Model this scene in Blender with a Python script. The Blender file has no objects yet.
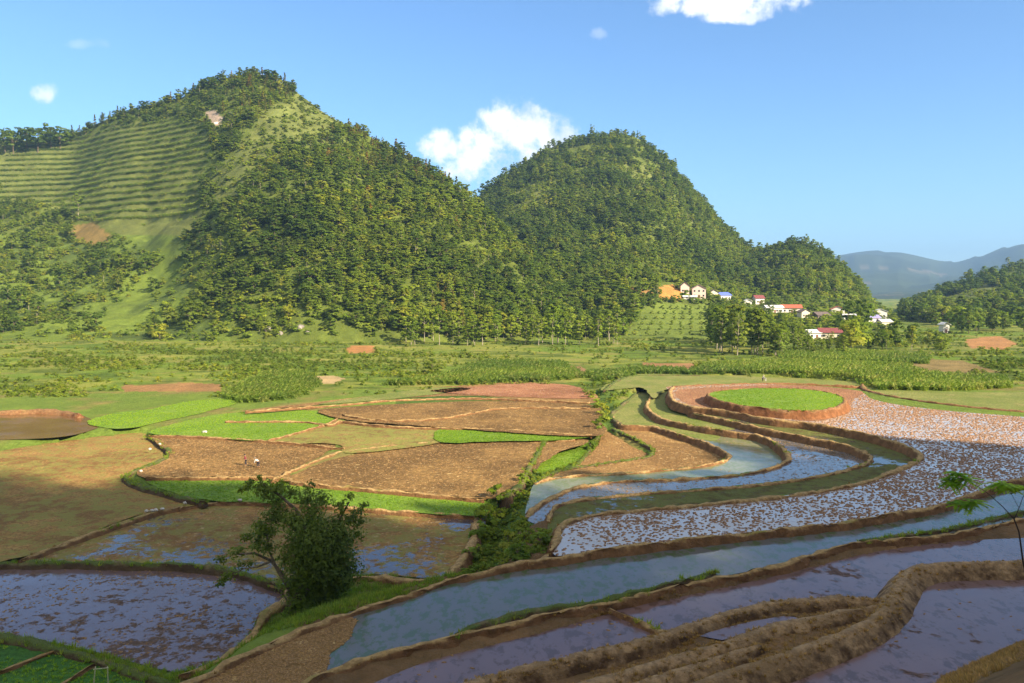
import bpy, bmesh, math, random
import numpy as np
from mathutils import Vector, Matrix, Euler
from mathutils.geometry import delaunay_2d_cdt
R = math.radians
S = bpy.context.scene
COL = S.collection
random.seed(7); RNG = np.random.default_rng(11)

# ------------------------------------------------------------------ camera
CAMZ, FPX, W, H = 28.0, 800.0, 1024, 683
TP = (341.5 - 292.0) / FPX
PITCH = math.atan(TP); CP, SP = math.cos(PITCH), math.sin(PITCH)
cam = bpy.data.objects.new('camera', bpy.data.cameras.new('camera')); COL.objects.link(cam)
cam.location = (0, 0, CAMZ); cam.rotation_euler = (R(90) - PITCH, 0, 0)
cam.data.sensor_width = 36.0; cam.data.lens = 36.0 * FPX / W
cam.data.clip_start = 0.5; cam.data.clip_end = 40000
S.camera = cam

# ------------------------------------------------------------------ sky, sun, exposure
SUN_AZ, SUN_EL = 129.0, 29.0        # degrees clockwise from +Y (the view), above the horizon
sx, sy, sz = math.sin(R(SUN_AZ))*math.cos(R(SUN_EL)), math.cos(R(SUN_AZ))*math.cos(R(SUN_EL)), math.sin(R(SUN_EL))
S.view_settings.view_transform = 'Standard'; S.view_settings.look = 'None'
S.view_settings.exposure = 1.38; S.view_settings.gamma = 1.0; S.view_settings.use_curve_mapping = False
sl = bpy.data.lights.new('sun', 'SUN'); sl.energy = 4.6; sl.angle = R(0.53); sl.color = (1.0, 0.86, 0.66)
so = bpy.data.objects.new('sun', sl); COL.objects.link(so)
so.rotation_euler = Vector((-sx, -sy, -sz)).to_track_quat('-Z', 'Y').to_euler()
wd = bpy.data.worlds.new('World'); S.world = wd; wd.use_nodes = True

class NT:
    """small helper to write node trees"""
    def __init__(s, tree): s.t = tree; tree.nodes.clear()
    def n(s, typ, **kw):
        n = s.t.nodes.new(typ)
        for k, v in kw.items(): setattr(n, k, v)
        return n
    def put(s, sock, v):
        if v is None: return
        if hasattr(v, 'is_linked') or hasattr(v, 'links'): s.t.links.new(v, sock)
        else:
            if isinstance(v, (tuple, list)) and len(v) == 3 and sock.type == 'RGBA': v = (*v, 1)
            sock.default_value = v
    def math(s, op, a, b=None, c=None, clamp=False):
        n = s.n('ShaderNodeMath', operation=op, use_clamp=clamp)
        for i, v in enumerate((a, b, c)): s.put(n.inputs[i], v)
        return n.outputs[0]
    def mix(s, f, a, b, blend='MIX'):
        n = s.n('ShaderNodeMix', data_type='RGBA', blend_type=blend)
        s.put(n.inputs['Factor'], f); s.put(n.inputs[6], a); s.put(n.inputs[7], b)
        return n.outputs[2]
    def noise(s, vec, scale, detail=4, rough=.55, dist=0.0):
        n = s.n('ShaderNodeTexNoise'); s.put(n.inputs['Vector'], vec)
        n.inputs['Scale'].default_value = scale; n.inputs['Detail'].default_value = detail
        n.inputs['Roughness'].default_value = rough; n.inputs['Distortion'].default_value = dist
        return n.outputs['Fac']
    def ramp(s, f, lo, hi, a=0.0, b=1.0):
        n = s.n('ShaderNodeMapRange', interpolation_type='SMOOTHSTEP')
        s.put(n.inputs[0], f); n.inputs[1].default_value = lo; n.inputs[2].default_value = hi
        n.inputs[3].default_value = a; n.inputs[4].default_value = b
        return n.outputs[0]

def px_tan(u, v):
    d = ray(u, v)
    return d[0]/d[1], d[2]/d[1]
def ray(u, v):
    a = u-512.0; b = -(v-341.5)
    return (a, FPX*CP + b*SP, -FPX*SP + b*CP)
def at(u, v, z):
    d = ray(u, v); t = (z-CAMZ)/d[2]
    return (d[0]*t, d[1]*t, z)
def at_y(u, v, y):
    d = ray(u, v); t = y/d[1]
    return (d[0]*t, y, CAMZ+d[2]*t)
def to_px(x, y, z):
    zz = z-CAMZ; dep = y*CP - zz*SP; up = y*SP + zz*CP
    dep = np.where(dep > 1e-3, dep, 1e-3)
    return 512 + FPX*x/dep, 341.5 - FPX*up/dep

def build_world():
    t = NT(wd.node_tree)
    sky = t.n('ShaderNodeTexSky', sky_type='NISHITA', sun_disc=False)
    sky.sun_elevation = R(SUN_EL); sky.sun_rotation = R(SUN_AZ)
    sky.altitude = 600; sky.air_density = 1.0; sky.dust_density = 0.35; sky.ozone_density = 3.0
    tc = t.n('ShaderNodeTexCoord'); g = tc.outputs['Generated']
    sep = t.n('ShaderNodeSeparateXYZ'); t.put(sep.inputs[0], g)
    yy = t.math('MAXIMUM', sep.outputs[1], .02)
    a = t.math('DIVIDE', sep.outputs[0], yy); e = t.math('DIVIDE', sep.outputs[2], yy)
    nz = t.noise(g, 15, 7, .62, .3); nz2 = t.noise(g, 55, 4, .6)
    nn = t.math('ADD', t.math('MULTIPLY', t.math('SUBTRACT', nz, .5), 4.6), t.math('MULTIPLY', t.math('SUBTRACT', nz2, .5), 2.4))
    tot = None
    # centre and half-extent of every cloud as directions (azimuth / elevation tangents), density
    for (u, v, ru, rv, k) in ((520,134,40,32,1.0),(485,160,46,34,1.0),(440,148,22,18,.9),(545,150,44,34,.85),(720,4,74,14,1.0),(735,16,40,8,.8),(45,92,15,10,.75),(88,44,22,6,.16),(598,33,9,7,.3),(640,150,16,7,.1)):
        ta, te = px_tan(u, v); ra, re = ru/FPX, rv/FPX
        da = t.math('POWER', t.math('DIVIDE', t.math('SUBTRACT', a, ta), ra), 2)
        de = t.math('POWER', t.math('DIVIDE', t.math('SUBTRACT', e, te), re), 2)
        f = t.math('ADD', t.math('SUBTRACT', 1.0, t.math('ADD', da, de)), nn)
        m = t.ramp(f, -.15, 1.25, 0, k)
        tot = m if tot is None else t.math('MAXIMUM', tot, m)
    front = t.math('GREATER_THAN', sep.outputs[1], .05)
    tot = t.math('MULTIPLY', tot, front)
    shade = t.ramp(t.noise(g, 22, 5, .6), .35, .65, 0, 1)
    ccol = t.mix(shade, (4.3, 4.7, 5.3), (7.0, 6.8, 6.5))
    col = t.mix(tot, t.mix(1.0, sky.outputs[0], (.66,.84,.98), 'MULTIPLY'), ccol)
    # unseen bright broken cloud added overhead and behind the camera to lighten the shade
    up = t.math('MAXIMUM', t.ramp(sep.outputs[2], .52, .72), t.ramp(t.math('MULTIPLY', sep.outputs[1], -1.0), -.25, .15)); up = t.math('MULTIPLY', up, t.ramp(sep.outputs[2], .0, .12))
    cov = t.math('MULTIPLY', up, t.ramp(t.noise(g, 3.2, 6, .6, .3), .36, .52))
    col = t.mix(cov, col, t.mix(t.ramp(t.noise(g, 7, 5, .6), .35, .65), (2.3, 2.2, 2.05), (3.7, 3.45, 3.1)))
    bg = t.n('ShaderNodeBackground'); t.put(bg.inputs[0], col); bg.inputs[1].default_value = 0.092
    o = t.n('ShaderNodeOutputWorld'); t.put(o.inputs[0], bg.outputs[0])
build_world()

# ------------------------------------------------------------------ helpers
def vnoise(x, y, seed=0):
    xi = np.floor(x).astype(np.int64); yi = np.floor(y).astype(np.int64)
    fx = x-xi; fy = y-yi; fx = fx*fx*(3-2*fx); fy = fy*fy*(3-2*fy)
    def h(i, j):
        n = (i*374761393 + j*668265263 + seed*982451653) & 0x7fffffff
        n = ((n ^ (n >> 13))*1274126177) & 0x7fffffff
        return ((n ^ (n >> 16)) & 0xffff)/65535.0
    return (h(xi,yi)*(1-fx)+h(xi+1,yi)*fx)*(1-fy)+(h(xi,yi+1)*(1-fx)+h(xi+1,yi+1)*fx)*fy
def fbm(x, y, sc, oct=4, seed=0):
    x = np.asarray(x, float)/sc; y = np.asarray(y, float)/sc; s = 0; a = 1; tot = 0
    for o in range(oct):
        s = s + a*(vnoise(x, y, seed+o*17)-.5); tot += a; a *= .5; x = x*2.03+7.1; y = y*2.03+3.7
    return s/tot*2
def sstep(x, a, b):
    t = np.clip((x-a)/(b-a), 0, 1); return t*t*(3-2*t)
def inpoly(x, y, poly):
    ins = np.zeros(np.shape(x), bool); n = len(poly)
    for i in range(n):
        x1, y1 = poly[i]; x2, y2 = poly[(i+1) % n]
        if y1 == y2: continue
        c = ((y1 > y) != (y2 > y)) & (x < (x2-x1)*(y-y1)/(y2-y1)+x1)
        ins ^= c
    return ins
def smooth(pts, closed=False, step=1.2):
    """Catmull-Rom through 3-D points, resampled about every step metres"""
    P = [Vector(p) for p in pts]; n = len(P); out = []
    segs = n if closed else n-1
    for i in range(segs):
        if closed: p0, p1, p2, p3 = P[i-1], P[i], P[(i+1) % n], P[(i+2) % n]
        else: p0, p1, p2, p3 = P[max(i-1, 0)], P[i], P[i+1], P[min(i+2, n-1)]
        k = max(1, int((p2-p1).length/step))
        for j in range(k):
            t = j/k; t2, t3 = t*t, t*t*t
            out.append(.5*((2*p1)+(p2-p0)*t+(2*p0-5*p1+4*p2-p3)*t2+(3*p1-p0-3*p2+p3)*t3))
    if not closed: out.append(P[-1])
    return out
def mesh_np(name, verts, faces, k):
    """verts (n,3) and faces (m,k) arrays -> mesh"""
    me = bpy.data.meshes.new(name); verts = np.asarray(verts, np.float32); faces = np.asarray(faces, np.int32)
    me.vertices.add(len(verts)); me.vertices.foreach_set('co', verts.ravel())
    me.loops.add(faces.size); me.loops.foreach_set('vertex_index', faces.ravel())
    me.polygons.add(len(faces)); me.polygons.foreach_set('loop_start', np.arange(0, faces.size, k, dtype=np.int32))
    me.polygons.foreach_set('loop_total', np.full(len(faces), k, np.int32))
    me.update(calc_edges=True); me.validate(); return me
def link(name, data, mat=None, parent=None):
    o = bpy.data.objects.new(name, data)
    if mat is not None and not data.materials: data.materials.append(mat)
    COL.objects.link(o)
    if parent: o.parent = parent
    return o
def struct(o): o['kind'] = 'structure'; return o
def tag(o, label, cat, group=None, kind=None):
    o['label'] = label; o['category'] = cat
    if group: o['group'] = group
    if kind: o['kind'] = kind
    return o
def empty(name, loc, rz=0.0):
    o = bpy.data.objects.new(name, None); COL.objects.link(o); o.location = loc; o.rotation_euler = (0, 0, rz)
    o.empty_display_size = .3; return o
def mat(name, fn, disp=False):
    m = bpy.data.materials.new(name); m.use_nodes = True; t = NT(m.node_tree)
    out = t.n('ShaderNodeOutputMaterial'); t.put(out.inputs[0], fn(t)); return m
def bsdf(t, col, rough=.9, spec=.3, normal=None, ior=None):
    b = t.n('ShaderNodeBsdfPrincipled'); t.put(b.inputs['Base Color'], col); t.put(b.inputs['Roughness'], rough)
    t.put(b.inputs['Specular IOR Level'], spec)
    if ior: b.inputs['IOR'].default_value = ior
    if normal is not None: t.put(b.inputs['Normal'], normal)
    return b.outputs[0]
def bump(t, h, strength=.5, dist=.1):
    b = t.n('ShaderNodeBump'); b.inputs['Strength'].default_value = strength; b.inputs['Distance'].default_value = dist
    t.put(b.inputs['Height'], h); return b.outputs[0]
def pos(t): return t.n('ShaderNodeNewGeometry').outputs['Position']
def plain(name, col, rough=.8, var=.15, scale=3.0, spec=.3):
    def f(t):
        n = t.noise(t.n('ShaderNodeTexCoord').outputs['Object'], scale, 4)
        d = tuple(c*(1-var*2) for c in col); l = tuple(min(1, c*(1+var)) for c in col)
        return bsdf(t, t.mix(t.ramp(n, .3, .7), d, l), rough, spec)
    return mat(name, f)

# ------------------------------------------------------------------ materials: fields
def soil_mat(name, dark, light, straw=None, weeds=None, weed_amt=.5, wet=None, wet_amt=.5, wet_scale=.12, fleck=2.6):
    def f(t):
        p = pos(t)
        n = t.noise(p, .35, 5, .6); c = t.mix(t.ramp(n, .35, .65), dark, light); c = t.mix(t.ramp(t.noise(p, .06, 6, .7), .44, .56, .75, 0), c, tuple(x*.55 for x in dark))
        n2 = t.noise(p, fleck, 4, .65); c = t.mix(t.ramp(n2, .40, .6, .35, 1), tuple(x*.5 for x in dark), c)
        if weeds: c = t.mix(t.ramp(t.noise(p, .5, 6, .7), weed_amt-.07, weed_amt+.07, .8, 0), c, weeds)
        if straw:
            ns = t.noise(p, fleck*.45, 4, .75, .4); c = t.mix(t.ramp(ns, .57, .66, 0, .75), c, straw)
        h = t.noise(p, 1.5, 5, .65); nm = bump(t, h, .9, .35); rough = .95; spec = .15
        if wet:
            w = t.ramp(t.math('ADD', t.math('MULTIPLY', t.noise(p, wet_scale, 5, .6), .75), t.math('MULTIPLY', t.noise(p, 1.1, 4, .6, .5), .3)), wet_amt-.025, wet_amt+.025)
            d = bsdf(t, c, .95, .15, nm)
            wb = bsdf(t, wet, .10, .5, bump(t, t.noise(p, 3, 3), .12, .03), 1.45)
            ms = t.n('ShaderNodeMixShader'); t.put(ms.inputs[0], w); t.put(ms.inputs[1], d); t.put(ms.inputs[2], wb); return ms.outputs[0]
        return bsdf(t, c, rough, spec, nm)
    return mat(name, f)
def water_mat(name, col, col2, flecks=None, fleck_amt=.63, mud=None, mud_amt=.6, ior=1.45, mud_scale=.5, rough=.09, spec=.5):
    def f(t):
        p = pos(t)
        c = t.mix(t.ramp(t.noise(p, .07, 5, .6), .35, .65), col, col2)
        if flecks:
            mp = t.n('ShaderNodeMapping'); t.put(mp.inputs[0], p); mp.inputs['Scale'].default_value = (1, .6, 1)
            c = t.mix(t.ramp(t.noise(mp.outputs[0], 1.1, 5, .7), fleck_amt-.04, fleck_amt+.06, 0, .8), c, flecks)
        rip = bump(t, t.math('ADD', t.noise(p, 2.2, 3), t.math('MULTIPLY', t.noise(p, .5, 2), .6)), .10, .05)
        w = bsdf(t, c, t.ramp(t.noise(p, .2, 4), .3, .7, rough*.6, rough*2.2), spec, rip, ior)
        if mud:
            q = t.math('ADD', t.math('MULTIPLY', t.noise(p, mud_scale, 6, .72, .15), .7), t.math('MULTIPLY', t.noise(p, .06, 3), .3))
            m = t.ramp(q, mud_amt-.012, mud_amt+.02)
            d = bsdf(t, t.mix(t.ramp(t.noise(p, 3, 3), .4, .6), tuple(x*.55 for x in mud), mud), .75, .3, bump(t, q, .8, .5))
            ms = t.n('ShaderNodeMixShader'); t.put(ms.inputs[0], m); t.put(ms.inputs[1], w); t.put(ms.inputs[2], d); return ms.outputs[0]
        return w
    return mat(name, f)
def crop_mat(name, dark, light, rows=False):
    def f(t):
        p = pos(t)
        c = t.mix(t.ramp(t.noise(p, .12, 5, .6), .35, .65), dark, light); c = t.mix(t.ramp(t.noise(p, .3, 5, .7), .52, .66, 0, .5), c, (light[0]*1.35, light[1]*1.0, light[2]*1.6))
        c = t.mix(t.ramp(t.noise(p, 2.5, 4, .7), .35, .6, .7, 0), c, tuple(x*.45 for x in dark))
        return bsdf(t, c, .85, .15, bump(t, t.noise(p, 3.5, 4, .7), .8, .2))
    return mat(name, f)
M = {}
M['stubble'] = water_mat('stubble_water', (.46,.40,.34), (.50,.44,.38), mud=(.24,.145,.085), mud_amt=.66, ior=1.8, mud_scale=.8, rough=.14)
M['mudwater'] = water_mat('muddy_water', (.15,.105,.105), (.18,.12,.115), mud=(.16,.09,.05), mud_amt=.53, ior=1.4, mud_scale=1.1)
M['bluewater'] = water_mat('algae_water', (.125,.125,.115), (.15,.145,.13), flecks=(.07,.11,.03), fleck_amt=.52, mud=(.10,.06,.035), mud_amt=.66, ior=1.36, spec=.4, mud_scale=.03)
M['purplewater'] = water_mat('paddy_water', (.17,.11,.105), (.21,.13,.115), flecks=(.10,.055,.035), fleck_amt=.55, mud=(.14,.075,.045), mud_amt=.60, ior=1.4, mud_scale=.35)
M['brownwater'] = water_mat('pond_water', (.16,.085,.03), (.2,.11,.04), ior=1.33)
M['strawwater'] = water_mat('shallow_paddy_water', (.16,.15,.15), (.2,.18,.17), flecks=(.12,.10,.05), fleck_amt=.55, mud=(.13,.09,.04), mud_amt=.58, ior=1.5, mud_scale=.9)
M['greenwater'] = water_mat('green_paddy_water', (.21,.225,.13), (.25,.25,.15), flecks=(.17,.20,.06), fleck_amt=.5, ior=1.33, spec=.28)
M['olivewater'] = soil_mat('olive_wet_soil', (.15,.125,.04), (.22,.18,.06), weeds=(.15,.165,.04), weed_amt=.53, wet=(.10,.09,.08), wet_amt=.60)
M['plow'] = soil_mat('ploughed_soil', (.36,.205,.075), (.46,.285,.10), straw=(.66,.47,.22))
M['plowdark'] = soil_mat('damp_ploughed_soil', (.24,.14,.05), (.36,.215,.072), straw=(.64,.44,.19))
M['plowred'] = soil_mat('red_soil', (.42,.18,.09), (.52,.26,.14), straw=(.62,.4,.26))
M['tan'] = soil_mat('weedy_stubble_soil', (.36,.20,.065), (.46,.28,.09), weeds=(.27,.25,.06), weed_amt=.50)
M['plowwet'] = soil_mat('flooded_ploughed_soil', (.34,.185,.06), (.46,.27,.09), straw=(.5,.36,.18), weeds=(.24,.22,.055), weed_amt=.5, wet=(.10,.075,.075), wet_amt=.565, wet_scale=.05)
M['olive'] = soil_mat('weedy_soil', (.34,.22,.07), (.42,.29,.10), weeds=(.26,.27,.06), weed_amt=.52)
M['rice'] = crop_mat('rice_seedlings', (.17,.29,.03), (.24,.36,.04))
M['ricedark'] = crop_mat('dense_rice_seedlings', (.05,.15,.018), (.08,.19,.025))
M['grass'] = crop_mat('short_grass', (.20,.24,.05), (.30,.30,.085))
M['drygrass'] = crop_mat('dry_grass_ground', (.16,.10,.05), (.24,.16,.085))

def earth(name, side, top, green, gamt=.5):
    def f(t):
        p = pos(t); g = t.n('ShaderNodeNewGeometry'); s = t.n('ShaderNodeSeparateXYZ'); t.put(s.inputs[0], g.outputs['Normal'])
        n = t.noise(p, .9, 5, .65)
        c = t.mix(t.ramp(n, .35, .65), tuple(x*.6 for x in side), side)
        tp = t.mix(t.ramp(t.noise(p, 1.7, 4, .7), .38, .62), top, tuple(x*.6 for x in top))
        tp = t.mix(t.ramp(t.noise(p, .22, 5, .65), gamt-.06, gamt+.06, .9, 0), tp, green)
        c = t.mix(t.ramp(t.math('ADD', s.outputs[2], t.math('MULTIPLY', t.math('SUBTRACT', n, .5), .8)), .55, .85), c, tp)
        return bsdf(t, c, .95, .15, bump(t, t.noise(p, 2.5, 5, .7), 1.0, .25))
    return mat(name, f)
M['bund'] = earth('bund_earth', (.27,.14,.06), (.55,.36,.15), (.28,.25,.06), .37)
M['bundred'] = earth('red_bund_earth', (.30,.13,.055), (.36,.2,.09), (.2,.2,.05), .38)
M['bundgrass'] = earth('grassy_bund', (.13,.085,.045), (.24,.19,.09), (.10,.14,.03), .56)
M['bunddry'] = earth('dry_grass_bund', (.15,.085,.04), (.46,.30,.15), (.28,.18,.085), .42)  # lit crest and shaded flanks of the dry ridges put into top and side colours
# ------------------------------------------------------------------ the fields (outline read off the photo, at its own level)
FIELDS = []      # (name, material, z, outline px)
def F(name, m, z, pts): FIELDS.append((name, m, z, pts))
ZS, Z1, Z2, Z3, Z4, ZR, ZN = 5.0, 4.0, 3.1, 2.2, 1.4, 4.45, 4.0
cA = [(674,386),(670,391),(674,400),(688,405),(700,407),(730,411),(768,418),(813,423),(860,432),(895,441),(916,450),(921,456),(912,463),(878,477),(840,487),(780,496),(720,502),(680,506),(603,513),(568,521),(559,529),(557,538),(550,551)]
cB = [(689,411),(720,418),(750,425),(803,436),(840,443),(862,450),(871,457),(866,463),(840,471),(800,479),(750,485),(700,489),(640,493),(607,496),(570,501),(553,509),(548,521)]
cC = [(651,396),(647,406),(656,415),(669,420),(700,426),(724,430),(759,435),(778,444),(789,455),(785,462),(770,468),(740,474),(690,478),(640,480),(607,482),(576,487),(556,495),(535,507),(525,518)]
cD = [(612,415),(621,424),(653,426),(680,434),(706,442),(729,454),(722,461),(700,466),(660,470),(620,473),(580,475),(550,478),(535,483)]
cR = [(120,712),(170,690),(205,674),(250,652),(300,630),(350,612),(390,600),(420,590),(440,582),(480,572),(521,562),(562,556),(603,549),(680,540),(740,533),(800,527),(850,521),(900,512),(940,505),(965,496),(1000,484),(1030,476),(1100,455)]
cN = [(240,712),(290,690),(345,664),(400,648),(450,637),(500,625),(560,611),(600,603),(650,592),(700,580),(740,573),(790,562),(830,549),(870,541),(910,538),(960,532),(1000,523),(1040,515),(1100,500)]
# right of the stream
F('flooded_field', 'stubble', ZS, cA + [(556,556),(603,551),(680,542),(740,535),(800,529),(850,523),(900,514),(940,507),(965,498),(1000,486),(1030,478),(1100,455),(1100,425),(1024,417),(950,411),(900,405),(872,399),(850,390),(760,384)])
F('flooded_terrace', 'olivewater', Z1, cA[:5]+cA[5:] + [(548,540)] + cB[::-1])
F('flooded_terrace', 'strawwater', Z2, cB + [(540,525)] + cC[::-1] + [(660,391),(672,389),(676,400)])
F('grass_terrace', 'grass', Z2+.03, [(689,411),(700,414),(720,420),(735,428),(724,430),(700,426),(669,420),(656,415),(647,406),(651,396),(660,390),(672,388),(674,400)])
F('flooded_terrace', 'greenwater', Z3, cC + [(528,500)] + cD[::-1] + [(630,399),(643,388)])
F('grass_terrace', 'grass', Z3+.03, [(651,396),(647,406),(656,415),(669,420),(700,426),(720,432),(712,441),(680,434),(653,426),(621,424),(612,415),(622,405),(630,399),(643,387),(655,386)])
F('ploughed_terrace', 'plow', Z4, cD[1:] + [(545,478),(560,470),(590,465),(630,459),(648,455),(653,450),(645,443),(630,435),(616,428)])
F('ploughed_terrace', 'plow', 0.9, [(606,431),(618,437),(632,446),(648,454),(640,459),(600,464),(572,468),(586,455),(596,441)])
F('green_field', 'rice', 0.9, [(600,436),(592,452),(575,462),(556,470),(537,474),(538,462),(556,448),(580,441)])
F('grass_strip', 'grass', 3.6, [(600,390),(618,379),(640,374),(760,376),(860,382),(862,390),(760,385),(674,388),(655,398),(643,388),(630,388)])
F('grass_strip', 'grass', 5.1, [(868,392),(900,398),(950,405),(1024,412),(1100,418),(1100,388),(1024,392),(960,392),(900,390)])
F('red_soil_patch', 'plowred', ZS+.03, [(676,391),(700,388),(745,386),(800,385),(860,391),(852,400),(842,412),(815,421),(770,416),(720,409),(694,405),(680,400)])
F('seedling_field', 'rice', 6.5, [(708,394),(725,390),(760,388),(805,389),(835,394),(845,400),(838,406),(818,410),(790,410),(750,406),(722,401)])
# near
F('long_flooded_terrace', 'bluewater', ZR, cR + cN[::-1])
F('muddy_terrace_end', 'plowdark', ZR+.02, [(120,712),(170,692),(205,677),(250,655),(300,633),(350,615),(362,620),(345,640),(330,655),(322,672),(290,690),(240,712)])
F('near_flooded_field', 'purplewater', ZN, [(330,702),(420,664),(480,648),(540,633),(600,616),(616,612),(645,625),(668,637),(600,650),(540,664),(470,683),(430,700),(400,715),(300,715)])
F('near_flooded_field', 'purplewater', ZN, [(616,610),(680,597),(740,584),(800,570),(860,555),(900,548),(960,541),(1040,537),(1100,532),(1100,570),(1024,572),(910,576),(892,592),(872,606),(800,606),(760,612),(720,626),(690,638),(655,630)])
F('puddle', 'purplewater', ZN+.35, [(700,636),(740,624),(785,616),(802,618),(765,629),(722,640)])
F('near_flooded_field', 'purplewater', ZN+.15, [(1100,566),(1024,572),(960,576),(930,582),(915,600),(905,622),(870,642),(820,664),(770,688),(720,715),(1140,730)])
# left of the stream
F('muddy_flooded_field', 'mudwater', 0.5, [(-80,566),(0,563),(100,564),(220,569),(282,589),(287,600),(264,614),(247,640),(217,660),(180,672),(140,664),(80,648),(0,634),(-80,624)])
F('seedling_field', 'ricedark', 0.55, [(-80,630),(0,638),(60,652),(140,676),(175,695),(150,760),(-80,760)])
F('weedy_field', 'tan', 1.2, [(-80,462),(0,451),(60,441),(130,433),(150,436),(166,455),(136,470),(126,478),(160,492),(206,503),(150,512),(90,533),(20,557),(-80,562)])
F('ploughed_field', 'plowwet', 0.9, [(20,560),(90,536),(150,515),(215,502),(290,503),(400,511),(480,516),(474,540),(450,572),(430,578),(370,574),(330,580),(285,590),(220,567),(100,562)])
F('green_strip', 'rice', 1.4, [(146,478),(200,477),(300,483),(400,492),(470,497),(487,503),(478,515),(400,511),(330,505),(260,502),(205,500),(165,490)])
F('ploughed_field', 'plowdark', 1.8, [(138,471),(170,456),(152,437),(200,437),(270,441),(335,444),(292,470),(284,477),(200,476),(146,478)])
F('ploughed_field', 'plowdark', 1.8, [(285,478),(350,455),(440,442),(500,440),(560,439),(590,441),(558,453),(534,470),(520,482),(502,495),(484,499),(400,491),(300,482)])
F('green_field', 'rice', 2.1, [(148,433),(190,420),(230,413),(300,410),(342,414),(322,425),(268,440),(200,436)])
F('weedy_field', 'olive', 2.0, [(268,441),(322,425),(350,421),(440,428),(441,442),(350,453),(335,444)])
F('green_strip', 'rice', 2.1, [(442,428),(500,429),(560,430),(592,436),(560,440),(500,441),(440,442)])
F('ploughed_field', 'plowdark', 2.4, [(318,411),(350,420),(440,427),(592,436),(600,420),(592,405),(500,401),(420,403),(345,407)])
F('ploughed_field', 'plow', 2.6, [(240,411),(330,404),(400,398),(480,396),(592,403),(582,388),(530,382),(480,384),(430,388),(360,397),(300,404)])
F('red_soil_patch', 'plowred', 2.7, [(430,391),(480,386),(530,383),(575,386),(590,398),(500,396)])
F('grass_strip', 'grass', 2.7, [(320,404),(430,388),(470,389),(410,397)])
F('pond', 'brownwater', 2.2, [(-80,416),(0,414),(50,413),(78,414),(98,424),(92,430),(60,437),(0,440),(-80,444)])
F('green_field', 'rice', 2.3, [(88,421),(120,412),(150,409),(185,402),(222,399),(240,402),(205,412),(168,420),(130,428),(100,427)])
POLYS = []
for (nm, m, z, pts) in FIELDS:
    P = np.array([(p.x, p.y) for p in smooth([at(u, v, z) for u, v in pts], True, 1.0)])
    if 'water' not in m and m != 'stubble':
        P = P+.5*np.stack([fbm(P[:, 0], P[:, 1], 2.2, 3, 401), fbm(P[:, 0], P[:, 1], 2.2, 3, 402)], 1)
    POLYS.append([tuple(p) for p in P])

# ------------------------------------------------------------------ terrain height
def profile(pts):
    """(u, v, y) silhouette points -> sorted arrays of azimuth tangent, height, distance"""
    q = sorted((at_y(u, v, y)[0]/y, at_y(u, v, y)[2], y) for u, v, y in pts)
    q = np.array(q).T; g = np.arange(q[0][0], q[0][-1], .005); w = np.exp(-.5*(np.arange(-12, 13)/2.0)**2); w /= w.sum()
    return np.array([g]+[np.convolve(np.pad(np.interp(g, q[0], k), 12, 'edge'), w, 'valid') for k in q[1:]])
HILLS = [
    # crest (u, v, distance), foot distance by u, slope exponent by u
    dict(c=profile([(-260,190,900),(-120,150,900),(0,139,880),(70,137,870),(110,116,830),(180,98,790),(215,80,770),(245,72,760),(280,80,740),(330,117,700),(400,152,650),(470,200,600),(530,252,560),(590,318,510),(640,344,470),(700,350,460)]),
         foot=([-260,0,120,200,300,420,520,620],[420,400,395,392,380,388,398,420]), pw=([0,150,230,330,600],[1.75,1.6,1.15,.95,.9]), seed=3),
    dict(c=profile([(380,330,800),(440,232,900),(480,196,950),(510,172,980),(545,148,1000),(590,137,1000),(625,133,1000),(645,140,990),(665,157,975),(700,198,950),(735,240,905),(752,253,880),(775,247,850),(800,243,830),(825,253,805),(850,275,775),(878,308,700),(930,335,640),(980,346,600)]),
         foot=([380,600,700,800,900,980],[420,415,392,410,430,450]), pw=([400,620,720,900],[1.3,1.35,1.5,1.5]), seed=9),
    dict(c=profile([(840,332,900),(880,318,930),(915,304,950),(940,290,960),(975,276,960),(1000,270,960),(1040,262,960),(1120,235,960),(1400,200,960)]),
         foot=([840,940,1040,1300],[640,520,500,480]), pw=([840,1300],[1.1,1.1]), seed=15),
    dict(c=profile([(600,285,7600),(780,268,7600),(820,258,7500),(850,252,7400),(872,250,7200),(900,251,7000),(925,257,6900),(945,262,6800),(965,260,6500),(990,251,6300),(1015,243,6000),(1060,238,6000),(1140,225,6000),(1300,250,6000)]),
         foot=([600,1300],[3300,3000]), pw=([600,1300],[1.25,1.25]), seed=22),
    dict(c=profile([(600,300,4200),(860,292,4200),(900,287,4200),(930,284,4100),(965,276,4000),(1000,268,4000),(1060,262,4000),(1300,262,4000)]),
         foot=([600,1300],[2300,2300]), pw=([600,1300],[1.2,1.2]), seed=28),
]
def u2t(u): return (np.asarray(u, float)-512)/(FPX*CP)
fz = []; fx = []; fy = []
for (nm, m, z, pts), P in zip(FIELDS, POLYS):
    for p in P[::3]: fx.append(p[0]); fy.append(p[1]); fz.append(z-.02)
for (u, v, z) in [(440,592,-.1),(460,570,-.3),(478,552,-.5),(490,535,-.6),(500,515,-.5),(508,500,-.3),(518,487,-.1),(532,466,.1),(536,455,.3),(575,442,.6),(594,428,.9),(603,412,1.2),(596,398,1.6),(602,386,2)]:
    p = at(u, v, z)
    for k in range(6): fx.append(p[0]+random.uniform(-.5,.5)); fy.append(p[1]+random.uniform(-.5,.5)); fz.append(z)
fx, fy, fz = map(np.array, (fx, fy, fz))
def field_base(x, y):
    out = np.zeros(len(x))
    for i in range(0, len(x), 4000):
        d2 = (x[i:i+4000,None]-fx)**2+(y[i:i+4000,None]-fy)**2+.3
        w = d2**-1.6; out[i:i+4000] = (w*fz).sum(1)/w.sum(1)
    return out
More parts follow.
